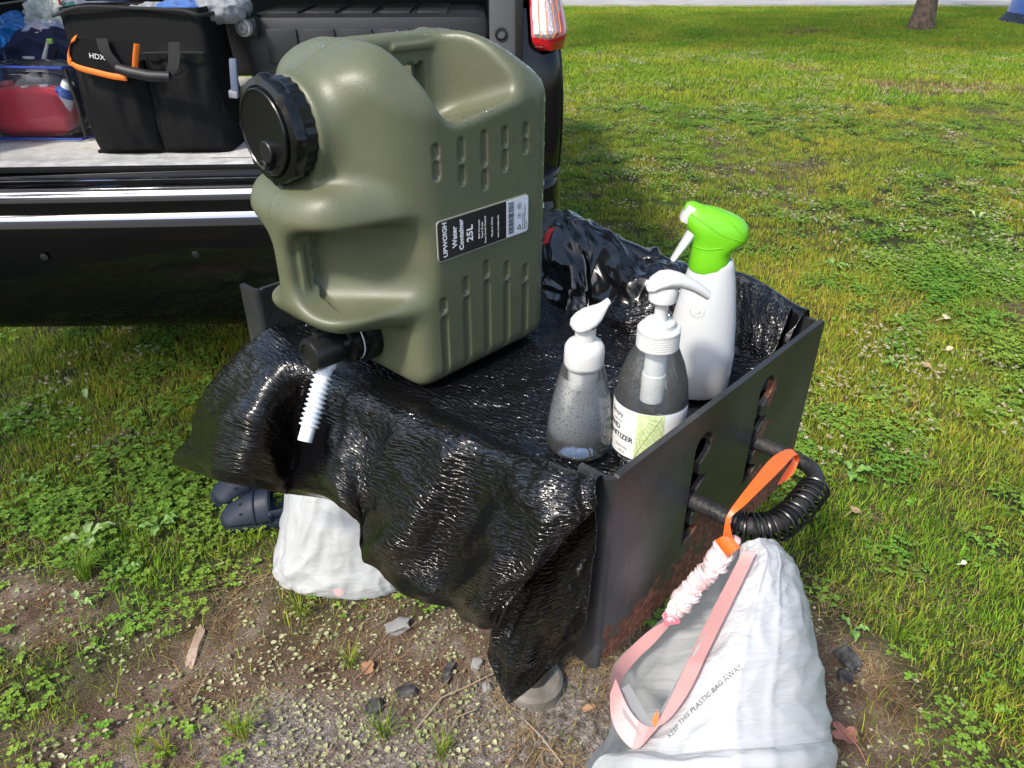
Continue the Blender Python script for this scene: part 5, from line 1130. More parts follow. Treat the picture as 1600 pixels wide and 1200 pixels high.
# ============================================================ SANDALS
navy = mat('navy_foam', (.013, .019, .036), .55, bump=.3, bscale=260, rvar=.1)
dkvent = mat('vent_dark', (.004, .004, .006), .8)
def sandal(loc, rz, label):
    e = empty('sandal', loc, label, 'sandal', 'pair of navy sandals on the grass', rz); L_, W_ = .27, .100
    def out(f): # half width along the length
        return W_ / 2 * (.74 + .26 * math.sin(f * math.pi * .9 + .2)) * min(1, math.sqrt(max(0, f * (1 - f))) * 3.4 + .0)
    fs = [.002, .02, .06, .12, .22, .34, .46, .58, .70, .82, .91, .97, .998]
    def rim(f, z, k=1.): return [(L_ * f, s * out(f) * k, z) for s in (-1, 1)]
    def loopz(z, k): return [(L_ * f, -out(f) * k, z) for f in fs] + [(L_ * f, out(f) * k, z) for f in fs[::-1]]
    sl = MB(); sl.rings([loopz(.002, .93), loopz(.006, 1.0), loopz(.026, 1.02), loopz(.030, .98)]); q = sl.build('sole', navy, None); q.matrix_basis = Matrix.Identity(4); q.parent = e
    fbed = MB(); fbed.rings([loopz(.0302, .90), loopz(.032, .88)]); fbq = fbed.build('footbed', mat('footbed', (.03, .04, .07), .7, bump=.5, bscale=500) if 'footbed' not in bpy.data.materials else bpy.data.materials['footbed'], None); fbq.parent = e
    # upper: shell over the toe half with an open heel, plus heel strap
    up = MB(); rows3 = []
    for f in np.linspace(.50, .985, 12):
        hgt = .062 * (1 - ((f - .45) / .56) ** 2.2) + .006; w_ = out(f) * 1.02
        rows3.append([(L_ * f, w_ * math.cos(t), .028 + hgt * math.sin(t)) for t in np.linspace(0, math.pi, 18)])
    Vv = [p for r3 in rows3 for p in r3]; Fv = grid_faces(12, 18).tolist(); up.add(Vv, Fv); uo = up.build('upper', navy, None); uo.parent = e
    sm = uo.modifiers.new('thickness', 'SOLIDIFY'); sm.thickness = .005; sm.offset = -1
    for f0 in (.52, .66):      # raised straps across the upper
        P6 = []
        for t in np.linspace(.05, math.pi - .05, 20):
            hgt = .062 * (1 - (max(0, f0 - .45) / .56) ** 2.2) + .008; w_ = out(f0) * 1.04; P6.append((L_ * f0, w_ * math.cos(t), .029 + hgt * math.sin(t)))
        kk = MB(); kk.tube(P6, [.0045] * 20, 6, flat=.5); q6 = kk.build('strap_welt', navy, None); q6.parent = e
    for t in np.linspace(.7, 2.4, 4):   # vent holes in the toe
        hgt = .062 * (1 - (.33 / .56) ** 2.2) + .0065; w_ = out(.78) * 1.02; q6 = MB().lathe([(.0045, 0), (.0045, .0012), (0, .0012)], 12, Matrix.Translation((L_ * .78, w_ * math.cos(t), .028 + hgt * math.sin(t))) @ Matrix.Rotation(R(20), 4, 'Y'), cap=False).build('vent', dkvent, None); q6.parent = e
    stp = MB(); pp = [(L_ * .52, -out(.5), .055), (L_ * .30, -out(.3) * 1.04, .060), (L_ * .12, -out(.12) * 1.1, .064), (L_ * .0, 0, .066), (L_ * .12, out(.12) * 1.1, .064), (L_ * .30, out(.3) * 1.04, .060), (L_ * .52, out(.5), .055)]
    pp = spline(pp, 40); stp.rings([[(p[0] + .0025 * math.cos(a) * 1, p[1] + .0025 * math.cos(a), p[2] + .011 * math.sin(a)) for a in np.linspace(0, 6.283, 8, endpoint=False)] for p in pp]); so = stp.build('heel_strap', navy, None); so.parent = e
    for s in (-1, 1):
        rv = MB().lathe([(.007, 0), (.007, .003), (.005, .005), (0, .005)], 14, Matrix.Translation((L_ * .51, s * (out(.5) + .001), .055)) @ Matrix.Rotation(-s * math.pi / 2, 4, 'X'), cap=False).build('rivet', navy, None); rv.parent = e
    return e
def toe_at(u, v, a): return on_z(u, v, 0) + Vector((math.cos(R(a)) * .262, math.sin(R(a)) * .262, 0))
sandal(toe_at(352, 822, 14), R(194), 'navy rubber sandal nearer the viewer, toe pointing left, beside the white sack')
sandal(toe_at(338, 792, 40), R(220), 'navy rubber sandal lying behind its twin, partly under the black bag')
# ============================================================ CAR
YAW = R(3.0)
CM = Matrix.Translation((-.77, 2.19, 0)) @ Matrix.Rotation(YAW, 4, 'Z')
car = empty('parked_car', CM.translation, 'black car with its boot open and full of luggage, backed up behind the grill', 'car', rz=YAW)
paint_m = bpy.data.materials.new('black_car_paint'); paint_m.use_nodes = True; b = paint_m.node_tree.nodes['Principled BSDF']
b.inputs['Base Color'].default_value = (.004, .004, .005, 1); b.inputs['Roughness'].default_value = .06; b.inputs['IOR'].default_value = 1.45; b.inputs['Coat Weight'].default_value = .0; b.inputs['Coat Roughness'].default_value = .02
trim_b = mat('black_trim', (.014, .014, .015), .5, bump=.4, bscale=300); rub = mat('rubber_seal', (.010, .010, .010), .35); gry = mat('grey_interior', (.075, .078, .084), .65, bump=.3, bscale=300); lgt = mat('light_sill_trim', (.66, .66, .64), .5, bump=.15, bscale=200, col2=(.42, .42, .40), vscale=20)
carpet = mat('cargo_carpet', (.60, .585, .55), .95, bump=1, bscale=450, col2=(.46, .45, .42), vscale=30); dkf = mat('dark_cabin', (.012, .012, .014), .8)
HW = .925
def cpt(x, y, z): return CM @ Vector((x, y, z))
# bumper: one profile swept across the width with rounded corners
prof = [(.030, .742), (.022, .738), (.010, .728), (.004, .722), (-.004, .719), (-.030, .7165), (-.058, .714), (-.064, .710), (-.066, .704), (-.0665, .700), (-.069, .698), (-.0765, .6865), (-.079, .680), (-.080, .670), (-.0805, .640), (-.0815, .6365), (-.0895, .6205), (-.093, .612), (-.095, .600), (-.098, .56), (-.098, .50), (-.094, .42), (-.086, .36), (-.070, .30), (-.045, .262), (-.010, .245), (.03, .24)]
HWL = 1.09
xs = np.r_[np.linspace(-HWL, -HWL + .12, 9), np.linspace(-HWL + .18, HW - .18, 46), np.linspace(HW - .12, HW, 9)]
def corner(x):
    d = max(0, (x if x > 0 else -x - (HWL - HW)) - (HW - .13)) / .13; return .13 * (1 - math.sqrt(max(0, 1 - d * d)))
V = []; 
for x in xs:
    cy = corner(x) * .9 + .018 * (x / HW) ** 2
    for (y, z) in prof: V.append(cpt(x, y + cy, z + .006 * math.sin(x * 1.3 + .5) * (z > .6)))
sky_refl = mat('sky_reflection_metal', (.42, .44, .50), .09, metal=.85, bump=.06, bscale=9)  # pale metal imitating the sky mirrored in the black bumper
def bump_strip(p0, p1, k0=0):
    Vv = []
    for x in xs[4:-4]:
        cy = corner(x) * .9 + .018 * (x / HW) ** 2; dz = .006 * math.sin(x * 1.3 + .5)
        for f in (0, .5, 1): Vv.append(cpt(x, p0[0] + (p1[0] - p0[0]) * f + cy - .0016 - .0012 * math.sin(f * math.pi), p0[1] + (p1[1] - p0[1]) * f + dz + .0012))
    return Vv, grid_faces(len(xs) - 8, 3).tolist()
me = py_mesh('bumper', V, grid_faces(len(xs), len(prof))); bumper = link_mesh('bumper', me, paint_m, car)
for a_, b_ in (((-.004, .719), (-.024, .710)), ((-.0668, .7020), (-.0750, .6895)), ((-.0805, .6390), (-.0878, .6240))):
    MB().add(*bump_strip(a_, b_)).build('sky_reflection_strip', sky_refl, bumper)  # added strips in place of the paint's own sky reflections
# flanks of the bumper running forward
for sg, nm in ((1, 1), (-1, 2)):
    k = MB(); ys = np.linspace(.13, .60, 8); Vv = []
    for y in ys:
        for (py2, z) in prof[3:]: Vv.append(cpt(sg * ((HW if sg > 0 else HWL) + .012 * math.sin((z - .24) / .5 * math.pi)), y, z))
    k.add(Vv, grid_faces(8, len(prof) - 3).tolist()); k.build('bumper_side', paint_m, bumper)
for x in (-.62, -.18, .22, .62):   # parking sensor discs
    k = MB(); k.lathe([(.011, 0), (.011, .001), (.009, .0018), (0, .0018)], 20, CM @ Matrix.Translation((x, -.0985, .52)) @ Matrix.Rotation(R(90), 4, 'X'), cap=False).build('parking_sensor', trim_b, bumper)
MB().box((0, 1.2, .30), (1.7, 2.0, .04), CM).build('floor_pan', dkf, car)
# body sides, quarter panels and pillars
def quarter(sg):
    k = MB(); rows3 = []
    for z, yo, xo in [(.70, .02, 0), (.80, .015, .006), (.92, .02, .006), (1.02, .03, .0), (1.10, .05, -.015), (1.16, .07, -.03)]:
        rows3.append([cpt(sg * ((HW if sg > 0 else HWL) + xo - .15), yo + .012, z), cpt(sg * ((HW if sg > 0 else HWL) + xo - .10), yo + .012, z), cpt(sg * ((HW if sg > 0 else HWL) + xo - .045), yo + .018, z), cpt(sg * ((HW if sg > 0 else HWL) + xo - .012), yo + .045, z), cpt(sg * ((HW if sg > 0 else HWL) + xo), yo + .10, z), cpt(sg * ((HW if sg > 0 else HWL) + xo + .004), yo + .5, z), cpt(sg * ((HW if sg > 0 else HWL) + xo + .004), yo + 2.2, z)])
    S = surf(np.array(rows3), 30, 30); k.add([Vector(p) for p in S.reshape(-1, 3)], grid_faces(30, 30).tolist()); k.build('quarter_panel', paint_m, car)
quarter(1); quarter(-1)
MB().box((-.08, 1.7, 1.64), (1.65, 3.0, .04), CM, .015).build('roof', paint_m, car)
# wheels under the body
tyre = mat('tyre_rubber', (.012, .012, .012), .85); alloy = mat('alloy', (.35, .35, .36), .35, metal=.8)
for sg in (-1, 1):
    WM = CM @ Matrix.Translation((sg * .80 - .08, .95, .33)) @ Matrix.Rotation(R(90), 4, 'Y')
    wo_ = MB().lathe([(.20, -.11), (.31, -.11), (.335, -.09), (.335, .09), (.31, .11), (.20, .11)], 40, WM).build('wheel', tyre, car)
    MB().lathe([(.20, -.10), (.20, .10), (.17, .08), (.04, .06), (0, .06)], 30, WM, cap=False).build('rim', alloy, wo_)
# tail lamp on the right corner
TL = empty
red_l = mat('red_lens', (.45, .004, .012), .06, coat=1, ior=1.6); clr_l = mat('clear_lens', (.85, .83, .82), .08, trans=.5, ior=1.5); refl = mat('reflector_cells', (.55, .50, .50), .12, metal=.9, bump=1, bscale=420)
def lamp(sg):
    def pt(x, y, z): return cpt(sg * ((HW if sg > 0 else HWL) + x), y, z)
    rows3 = []
    for z, x0, y0, bx_, by_ in [(1.058, -.075, .026, -.006, .10), (1.070, -.090, .022, -.004, .11), (1.09, -.098, .020, .002, .12), (1.12, -.100, .030, .0, .14), (1.20, -.105, .06, -.02, .16), (1.32, -.12, .10, -.06, .2)]:
        rows3.append([pt(x0, y0, z), pt(x0 + .03, y0 - .014, z), pt(bx_ - .030, y0 - .006, z), pt(bx_ + .000, y0 + .030, z), pt(bx_ + .010, by_, z), pt(bx_ + .012, by_ + .10, z)])
    S = surf(np.array(rows3), 24, 24); k = MB(); k.add([Vector(p) for p in S.reshape(-1, 3)], grid_faces(24, 24).tolist()); lo_ = k.build('tail_lamp', red_l, car)
    rows4 = []
    for z, x0, y0, bx_, by_ in [(1.092, -.090, .0135, -.020, .06), (1.105, -.094, .014, -.012, .07), (1.12, -.094, .024, -.012, .09), (1.22, -.10, .058, -.03, .12)]:
        rows4.append([pt(x0, y0 - .002, z), pt(x0 + .03, y0 - .012, z), pt(bx_ - .020, y0 - .008, z), pt(bx_ + .001, y0 + .020, z)])
    S = surf(np.array(rows4), 16, 18); k = MB(); k.add([Vector(p) for p in S.reshape(-1, 3)], grid_faces(16, 18).tolist()); k.build('reversing_lens', refl, lo_)
    k = MB()
    for j in range(4): k.tube([Vector(S[i, 3 + j * 4]) + CM.to_3x3() @ Vector((0, -.003, 0)) for i in range(16)], .0016, 5)
    k.build('lens_ribs', mat('warm_lens', (.75, .22, .08), .2) if 'warm_lens' not in bpy.data.materials else bpy.data.materials['warm_lens'], lo_)
lamp(1); lamp(-1)
# boot: sill trim, carpet, walls
k = MB(); k.box((-.15, .075, .7445), (1.76, .085, .012), CM, .004); k.build('sill_plate', lgt, car)
k = MB(); k.add([cpt(-.16, .118, .7515), cpt(.70, .118, .7515), cpt(.70, .20, .744), cpt(-.08, .20, .744)], [(0, 1, 2, 3)]); k.build('sill_trim', lgt, car)
st = MB()
Vv = []
xsn = np.linspace(-1.03, .78, 60)
for x in xsn:
    for y, z in [(.020, .737), (.018, .747), (.026, .7515), (.036, .7505), (.040, .742)]: Vv.append(cpt(x, y, z))
st.add(Vv, grid_faces(60, 5).tolist()); st.build('rubber_seal', rub, car)
k = MB(); k.box((-.14, .90, .752), (1.76, 1.55, .012), CM); k.build('cargo_floor', carpet, car, smooth=False)
k = MB(); k.box((.28, .135, .7625), (.018, .012, .022), CM, .003); k.build('latch', mat('latch_metal', (.05, .05, .05), .25, metal=1), car)
k = MB(); k.lathe([(.004, 0), (.004, .012), (0, .012)], 10, CM @ Matrix.Translation((.28, .127, .765)) @ Matrix.Rotation(R(90), 4, 'X'), cap=False); k.build('latch_bolt', alloy, car)
MB().box((0, 0, 0), (.032, .018, .0012), CM @ Matrix.Translation((-.455, .17, .7592)) @ Matrix.Rotation(.25, 4, 'Z')).build('carpet_tag', mat('brown_tag', (.09, .055, .04), .8), car, smooth=False)
for sg in (-1, 1):
    k = MB(); k.box((.765 if sg > 0 else -1.045, .95, .93), (.05, 1.6, .40), CM, .015); k.build('side_trim', dkf if sg < 0 else gry, car)
    k = MB(); k.box((.77 if sg > 0 else -1.03, .16, 1.40), (.06, .10, .46), CM, .015); k.build('roof_pillar', dkf, car)
    k = MB(); k.box((.77 if sg > 0 else -1.03, 1.9, 1.40), (.06, .10, .46), CM, .015); k.build('roof_pillar', dkf, car)
    k = MB(); k.box((.775 if sg > 0 else -1.035, 1.03, 1.38), (.004, 1.6, .44), CM); k.build('side_window', see_through('side_glass', (.55, .58, .56)) if sg < 0 else bpy.data.materials['side_glass'], car)
k = MB(); k.box((.748, .06, 1.15), (.075, .05, .70), CM, .012); pl = k.build('pillar_trim', gry, car)
MB().box((.793, .045, 1.15), (.022, .03, .78), CM, .005).build('door_seal', rub, car)
MB().box((-1.045, .06, 1.15), (.05, .05, .70), CM, .012).build('pillar_trim', dkf, car)
MB().lathe([(.016, 0), (.018, .003), (.013, .004), (.011, -.004), (0, -.006)], 24, CM @ Matrix.Translation((.742, .034, 1.100)) @ Matrix.Rotation(R(90), 4, 'X'), cap=False).build('grommet', rub, pl)
MB().box((0, 1.78, 1.05), (1.85, .12, .60), CM, .04).build('seat_back', dkf, car)

# ============================================================ LUGGAGE
FZ = .7585
def on_floor(u, v, z=FZ): return on_z(u, v, z)
def to_car(p): return CM.inverted() @ p
# --- black tool tote
c0 = to_car(on_floor(150, 240)); c1 = to_car(on_floor(375, 230))
tote_w = (c1 - c0).x; tx0 = c0.x; ty0 = c0.y
tote = empty('tool_tote', cpt((c0.x + c1.x) / 2, ty0 + .15, FZ), 'black fabric tool tote with orange piping on its flap, in the open boot', 'tool bag')
nyl = mat('black_nylon', (.005, .005, .0055), .6, ior=1.28, bump=.5, bscale=900); web = mat('black_webbing', (.016, .016, .017), .8, bump=.8, bscale=1200); orng = mat('orange_piping', (.95, .22, .02), .5, bump=.5, bscale=700); hnd_m = mat('grip_rubber', (.016, .016, .018), .5)
def tp_(x, y, z): return cpt(tx0 + x, ty0 + y, FZ + z)   # x across, y into the car, z up
TWd, TH = tote_w, .400
LT = lambda z: -.012 * (z / TH)           # left edge leans out going up
RTt = lambda z: TWd - .010 - .02 * (z / TH)
rows3 = []
for z in np.linspace(0, TH, 9):
    l, r_t = LT(z) + .012 * (z < .01), RTt(z); y0 = .0 + .03 * (z / TH); dpt = .21; rnd = .03
    bul = .022 * math.sin(min(1, z / .27) * math.pi)
    row = []
    for f in np.linspace(0, 1, 13): row.append(tp_(l + rnd + (r_t - l - 2 * rnd) * f, y0 - bul * (.35 + .65 * abs(math.sin(f * 2 * math.pi))) , z))
    for (x, y) in [(r_t - .006, y0 + .01), (r_t, y0 + .05), (r_t, y0 + dpt - .04), (r_t - .02, y0 + dpt), ((l + r_t) / 2, y0 + dpt), (l + .02, y0 + dpt), (l, y0 + dpt - .04), (l, y0 + .05), (l + .006, y0 + .01)]: row.append(tp_(x, y, z))
    row.append(row[0]); rows3.append(row)
S = surf(np.array(rows3), 90, 240); U, V = np.meshgrid(np.linspace(0, .4, 90), np.linspace(0, 1.7, 240), indexing='ij'); N = grid_normals(S); sg = np.sign(((S - S.mean((0, 1), keepdims=True)) * N).sum(-1)).mean()
S = S + (N * sg) * (.006 * crease(fbm(U * 6 + V * 3, V * 9, 15.3, 3)) * np.clip(np.sin(U / .30 * math.pi), 0, 1))[..., None]
grid_obj('tote_body', S, nyl, tote, thick=.003)
bt = MB(); bt.box((TWd / 2 - .01, .135, .004), (TWd - .03, .26, .008), CM @ Matrix.Translation((tx0, ty0, FZ))); bt.build('tote_base', nyl, tote)
rimp = [tp_(LT(TH) - .01, .02, TH - .02), tp_(LT(TH) + .08, .01, TH + .004), tp_(TWd * .5, .018, TH + .000), tp_(RTt(TH) - .05, .012, TH - .006), tp_(RTt(TH) + .004, .03, TH - .02), tp_(RTt(TH) + .006, .23, TH - .01), tp_(TWd * .5, .24, TH + .012), tp_(LT(TH), .23, TH + .01)]
MB().tube([Vector(p) for p in spline([tuple(p) for p in rimp], 60)], .0055, 8, flat=.7).build('rim_binding', web, tote)
# front pockets (two bulging pouches) with a seam between
def pouch(x0, x1, z0, z1, dep, seed, name='front_pocket'):
    nu_, nv_ = 50, 60; P = np.zeros((nu_, nv_, 3))
    for i, fz in enumerate(np.linspace(0, 1, nu_)):
        for j, fx_ in enumerate(np.linspace(0, 1, nv_)):
            z = z0 + (z1 - z0) * fz; l = x0 + (LT(z) if x0 < .1 else 0) * .9; x = l + (x1 - l) * fx_
            d = dep * (math.sin(fx_ * math.pi) ** .55) * (math.sin(min(1, fz * 1.0 + .0) * math.pi * .62 + .35) ** .6) * (1 if fz > .02 else .3)
            d += .006 * float(pnoise(x * 26, z * 9, seed)) + .004 * math.sin(fx_ * 22 + 5 * fz + seed) * fz
            P[i, j] = tp_(x, -.008 - d + .03 * z / TH, z)[:]
    return grid_obj(name, P, nyl, tote)
pouch(.022, TWd * .50, .012, .265, .040, 1.); pouch(TWd * .51, TWd - .022, .012, .285, .034, 2.)
MB().tube([tp_(.026, -.046, .262), tp_(TWd * .2, -.052, .268), tp_(TWd * .36, -.050, .262), tp_(TWd * .5, -.022, .266)], .0035, 6).build('pocket_binding', web, tote)
MB().tube([tp_(TWd * .52, -.022, .286), tp_(TWd * .75, -.042, .290), tp_(TWd - .03, -.018, .286)], .0035, 6).build('pocket_binding', web, tote)
# logo flap with orange piping
def fpt(u, v, z_off=0.): return on_y(u, v, cpt(tx0, ty0 - .060 - z_off, 0).y)
fl = [(110, 60), (160, 64), (216, 70), (212, 108), (186, 121), (150, 114), (118, 103), (107, 88)]
F0 = [fpt(*p) for p in fl]; F1 = [p + CM.to_3x3() @ Vector((0, .012, 0)) for p in F0]
k = MB(); k.rings([[Vector(p) for p in F1], [Vector(p) for p in F0]]); fo_ = k.build('logo_flap', nyl, tote, smooth=False)
pip = spline([tuple(fpt(*p, .003)) for p in [(119, 59), (111, 66), (107, 84), (110, 97), (124, 106), (150, 113), (175, 119), (198, 122)]], 50)
k = MB(); k.rings([[Vector(p) + Vector((0, -.003 * math.cos(a), 0)) + Vector((0, 0, .0085 * math.sin(a))) + Vector((.006 * math.sin(a) * (1 if i < 22 else 0), 0, 0)) for a in np.linspace(0, 6.283, 8, endpoint=False)] for i, p in enumerate(pip)]); k.build('orange_piping', orng, fo_)
k = MB(); k.tube([fpt(214, 69, .003), fpt(212, 88, .003), fpt(211, 106, .003)], .0085, 8, flat=.35); k.build('orange_piping', orng, fo_)
hx = fpt(139, 87, .0035); text('HDX', .0200, frame(hx, tuple(fpt(160, 90, .0035) - hx), (0, 0, 1)), mat('white_logo', (.75, .75, .75), .5), fo_, 'logo_print', bold=.0001)
# carrying handle: two webbing straps meeting a rubber grip
def strap(pts, wd, name, m):
    P = spline([tuple(p) for p in pts], 30); k = MB(); k.rings([[Vector(p) + CM.to_3x3() @ Vector((sx2 * wd / 2, sy2 * .0015, 0)) for sx2, sy2 in ((-1, -1), (1, -1), (1, 1), (-1, 1))] for p in P]); return k.build(name, m, tote)
strap([fpt(159, 60, .010), fpt(164, 78, .018), fpt(176, 95, .020), fpt(186, 106, .018)], .030, 'handle_strap', web)
strap([fpt(272, 66, .0), fpt(272, 90, .010), fpt(270, 106, .016), fpt(262, 117, .018)], .032, 'handle_strap', web)
strap([fpt(290, 110, -.005), fpt(280, 118, .008), fpt(268, 120, .018)], .02, 'handle_strap', web)
MB().tube([fpt(184, 107, .020), fpt(205, 113, .024), fpt(235, 119, .026), fpt(266, 120, .022)], [.014, .0155, .0155, .014], 16).build('handle_grip', hnd_m, tote)

# --- clear vinyl pouch with a red case, and small bottles showing through it
red_f = mat('red_case', (.85, .008, .035), .45, bump=.6, bscale=900, sheen=.2); vinyl = see_through('clear_vinyl', (.95, .96, .99), .05, 1.5, .03, (.7, .75, .9)); bluep = mat('blue_vinyl_edge', (.02, .05, .30), .35)
r0 = to_car(on_floor(-2, 222)); r1 = to_car(on_floor(100, 222))
rc = empty('red_case', cpt((r0.x + r1.x) / 2, r0.y + .07, FZ), 'small red zipped hard case lying inside the clear pouch', 'case')
def superbox(c, hx_, hy_, hz_, e=3.2, nu_=28, nv_=44):
    P = np.zeros((nu_, nv_, 3))
    for i, ph in enumerate(np.linspace(-math.pi / 2, math.pi / 2, nu_)):
        for j, th in enumerate(np.linspace(0, 2 * math.pi, nv_)):
            f = lambda x: math.copysign(abs(x) ** (2 / e), x)
            P[i, j] = (c[0] + hx_ * f(math.cos(ph)) * f(math.cos(th)), c[1] + hy_ * f(math.cos(ph)) * f(math.sin(th)), c[2] + hz_ * f(math.sin(ph)))
    return P
def cgrid(P): return np.array([[CM @ Vector(p) for p in r_] for r_ in P])
rcx, rcy = (r0.x + r1.x) / 2 + .0, r0.y + .075; rw = (r1.x - r0.x) / 2 + .012
grid_obj('case_shell', cgrid(superbox((rcx, rcy, FZ + .082), rw, .065, .076, 4.6)), red_f, rc)
MB().tube([cpt(rcx + rw * .96 * math.copysign(abs(math.cos(t)) ** .62, math.cos(t)), rcy + .058, FZ + .082 + .078 * math.copysign(abs(math.sin(t)) ** .62, math.sin(t))) for t in np.linspace(0, 6.283, 48, endpoint=False)], .004, 6, close=True).build('zip', web, rc)
vp = empty('clear_pouch', cpt(rcx, rcy + .02, FZ), 'clear vinyl toiletry pouch with dark blue edges holding the red case', 'pouch')
P = cgrid(superbox((rcx + .018, rcy + .015, FZ + .118), rw + .045, .105, .116, 4)); U, V = np.meshgrid(np.linspace(0, 1, 28), np.linspace(0, 1, 44), indexing='ij'); P = P + grid_normals(P) * (.004 * fbm(U * 9, V * 14, 2.2, 2))[..., None]
grid_obj('vinyl_film', P, vinyl, vp)
yb = rcy + .015 - .103
for z in (FZ + .010, FZ + .226):
    MB().tube([cpt(rcx + .018 - (rw + .04), yb + .01, z), cpt(rcx, yb - .002, z + .003), cpt(rcx + .018 + rw + .03, yb + .004, z - .003), cpt(rcx + .018 + rw + .046, yb + .06, z - .004)], .0042, 7).build('piping', bluep, vp)
MB().tube([cpt(rcx + .018 + rw + .040, yb + .012, FZ + .012), cpt(rcx + .020 + rw + .042, yb + .010, FZ + .12), cpt(rcx + .018 + rw + .036, yb + .010, FZ + .222)], .006, 7).build('piping', web, vp)
def small_bottle(name, u, v, yoff, r, h, body_c, cap_c, label, cat, tilt=0., z=None, lab=None, kind=0):
    """bottle seen at photo pixel (u,v) = middle of its cap; stands or lies on the things under it"""
    p = on_y(u, v, cpt(0, yoff, 0).y); e = empty(name, p - Vector((0, 0, h)), label, cat)
    M = Matrix.Translation(p) @ Matrix.Rotation(tilt, 4, 'Y') @ Matrix.Translation((0, 0, -h))
    bm_ = mat(name + '_body', body_c, .3, coat=.2); cm_ = mat(name + '_cap', cap_c, .4)
    MB().lathe([(r * .8, 0), (r, r * .15), (r, h * .62), (r * .85, h * .72), (r * .5, h * .78), (r * .5, h * .82)], 26, M, cap=True).build('bottle_body', bm_, e)
    cr = [r * .62, r * .62]; cp_ = [(r * .60, h * .80), (r * .62, h * .81)]
    for i in range(5): cp_ += [(r * .62, h * (.82 + i * .032)), (r * .59, h * (.835 + i * .032))]
    MB().lathe(cp_ + [(r * .60, h * 1.0), (r * .3, h * 1.005), (0, h * 1.005)], 26, M, cap=False).build('cap', cm_, e)
    if lab:
        k = MB(); k.lathe([(r * 1.01, h * .15), (r * 1.01, h * .55)], 26, M, cap=False); k.build('label', mat(name + '_label', lab, .4), e)
    return e
yy = r0.y
small_bottle('pill_bottle', 107, 128, yy + .03, .030, .105, (.02, .09, .36), (.75, .76, .76), 'blue bottle with a white cap, tipped over at the right end of the pouch', 'bottle', tilt=.55, lab=(.72, .74, .76))
small_bottle('pink_tube', 10, 126, yy + .05, .034, .060, (.50, .10, .12), (.62, .22, .22), 'pink lotion bottle lying at the left end of the clear pouch', 'bottle', tilt=-.1, lab=(.75, .45, .42))
small_bottle('brown_dropper', 38, 134, yy + .02, .018, .050, (.08, .03, .05), (.75, .74, .70), 'tiny dark bottle with a white cap on top of the red case', 'bottle')
small_bottle('white_jar', 68, 132, yy + .04, .024, .050, (.75, .76, .78), (.72, .74, .76), 'short white jar between the dark dropper and the blue pill bottle', 'jar')
small_bottle('shampoo_bottle', 46, 88, yy + .19, .036, .22, (.70, .71, .73), (.82, .83, .83), 'white shampoo bottle standing upright behind the clear pouch', 'bottle')
tb_ = empty('toothbrush', on_y(72, 100, cpt(0, yy + .16, 0).y), 'white and green electric toothbrush leaning behind the clear pouch', 'toothbrush')
bm0, bm1 = on_y(67, 102, cpt(0, yy + .16, 0).y), on_y(75, 64, cpt(0, yy + .17, 0).y)
MB().tube([bm0 - Vector((0, 0, .06)), bm0, bm0.lerp(bm1, .7), bm1], [.010, .010, .006, .005], 12).build('handle', wht, tb_)
MB().box(tuple(bm1 + Vector((.010, -.006, .0))), (.018, .012, .016), None, .003).build('brush_head', mat('brush_green', (.35, .62, .12), .5), tb_)
MB().tube([on_y(84, 100, cpt(0, yy + .17, 0).y), on_y(86, 78, cpt(0, yy + .17, 0).y)], .007, 10).build('grip', dkf, tb_)
# --- soft things
def soft(name, label, cat, c, h, m, amp=.02, seed=1., e=2.3, sc=7, part='fabric', nu_=70, nv_=110, parent=None, group=None):
    """a slumped cloth lump standing at c (car frame), half sizes h"""
    P = superbox(c, *h, e, nu_, nv_); X, Y, Z = P[..., 0], P[..., 1], P[..., 2]
    N_ = grid_normals(P); s_ = np.sign(((P - np.array(c)) * N_).sum(-1)).mean(); d = amp * (crease(fbm(X * sc, Z * sc + Y * sc, seed, 3)) - .4) + amp * .5 * fbm(X * sc * 2.2, Z * sc * 2.2 + Y * 5, seed + 3, 2)
    P = P + N_ * s_ * d[..., None]; P[:, -1] = P[:, 0]; P[..., 2] = np.maximum(P[..., 2], FZ + .0)
    e_ = parent or empty(name, CM @ Vector((c[0], c[1], max(FZ, c[2] - h[2]))), label, cat, group)
    grid_obj(part, cgrid(P), m, e_); return e_
def cpix(u, v, y): p = to_car(on_y(u, v, cpt(0, y, 0).y)); return p
navy_c = mat('navy_nylon', (.012, .022, .085), .75, bump=.8, bscale=700, col2=(.008, .012, .05), vscale=14)
p = cpix(58, 92, yy + .20); soft('navy_duffel', 'navy blue soft duffel bag behind the clear pouch', 'duffel bag', (p.x + .0, yy + .34, FZ + .14), (.165, .12, .17), navy_c, .010, 3.)
MB().tube([cpt(p.x - .10, yy + .225, FZ + .25), cpt(p.x, yy + .215, FZ + .295), cpt(p.x + .10, yy + .225, FZ + .26), cpt(p.x + .13, yy + .23, FZ + .18)], .007, 8, flat=.4).build('strap', navy_c, bpy.data.objects['navy_duffel'])
p = cpix(36, 52, yy + .33); soft('blue_bag', 'bright blue plastic shopping bag stuffed at the left of the boot', 'bag', (p.x, yy + .42, p.z - .14), (.13, .12, .20), mat('blue_film', (.02, .18, .52), .3, bump=.5, bscale=60), .018, 5., sc=11)
p = cpix(74, 18, yy + .36); soft('clear_bag', 'crumpled clear plastic bag with red edging on the pile at the left of the boot', 'plastic bag', (p.x, yy + .44, p.z - .05), (.10, .10, .10), mat('cloudy_film', (.62, .66, .62), .2, bump=.8, bscale=40, col2=(.42, .50, .46), vscale=18, coat=.5), .020, 6., sc=14)
cb = bpy.data.objects['clear_bag']
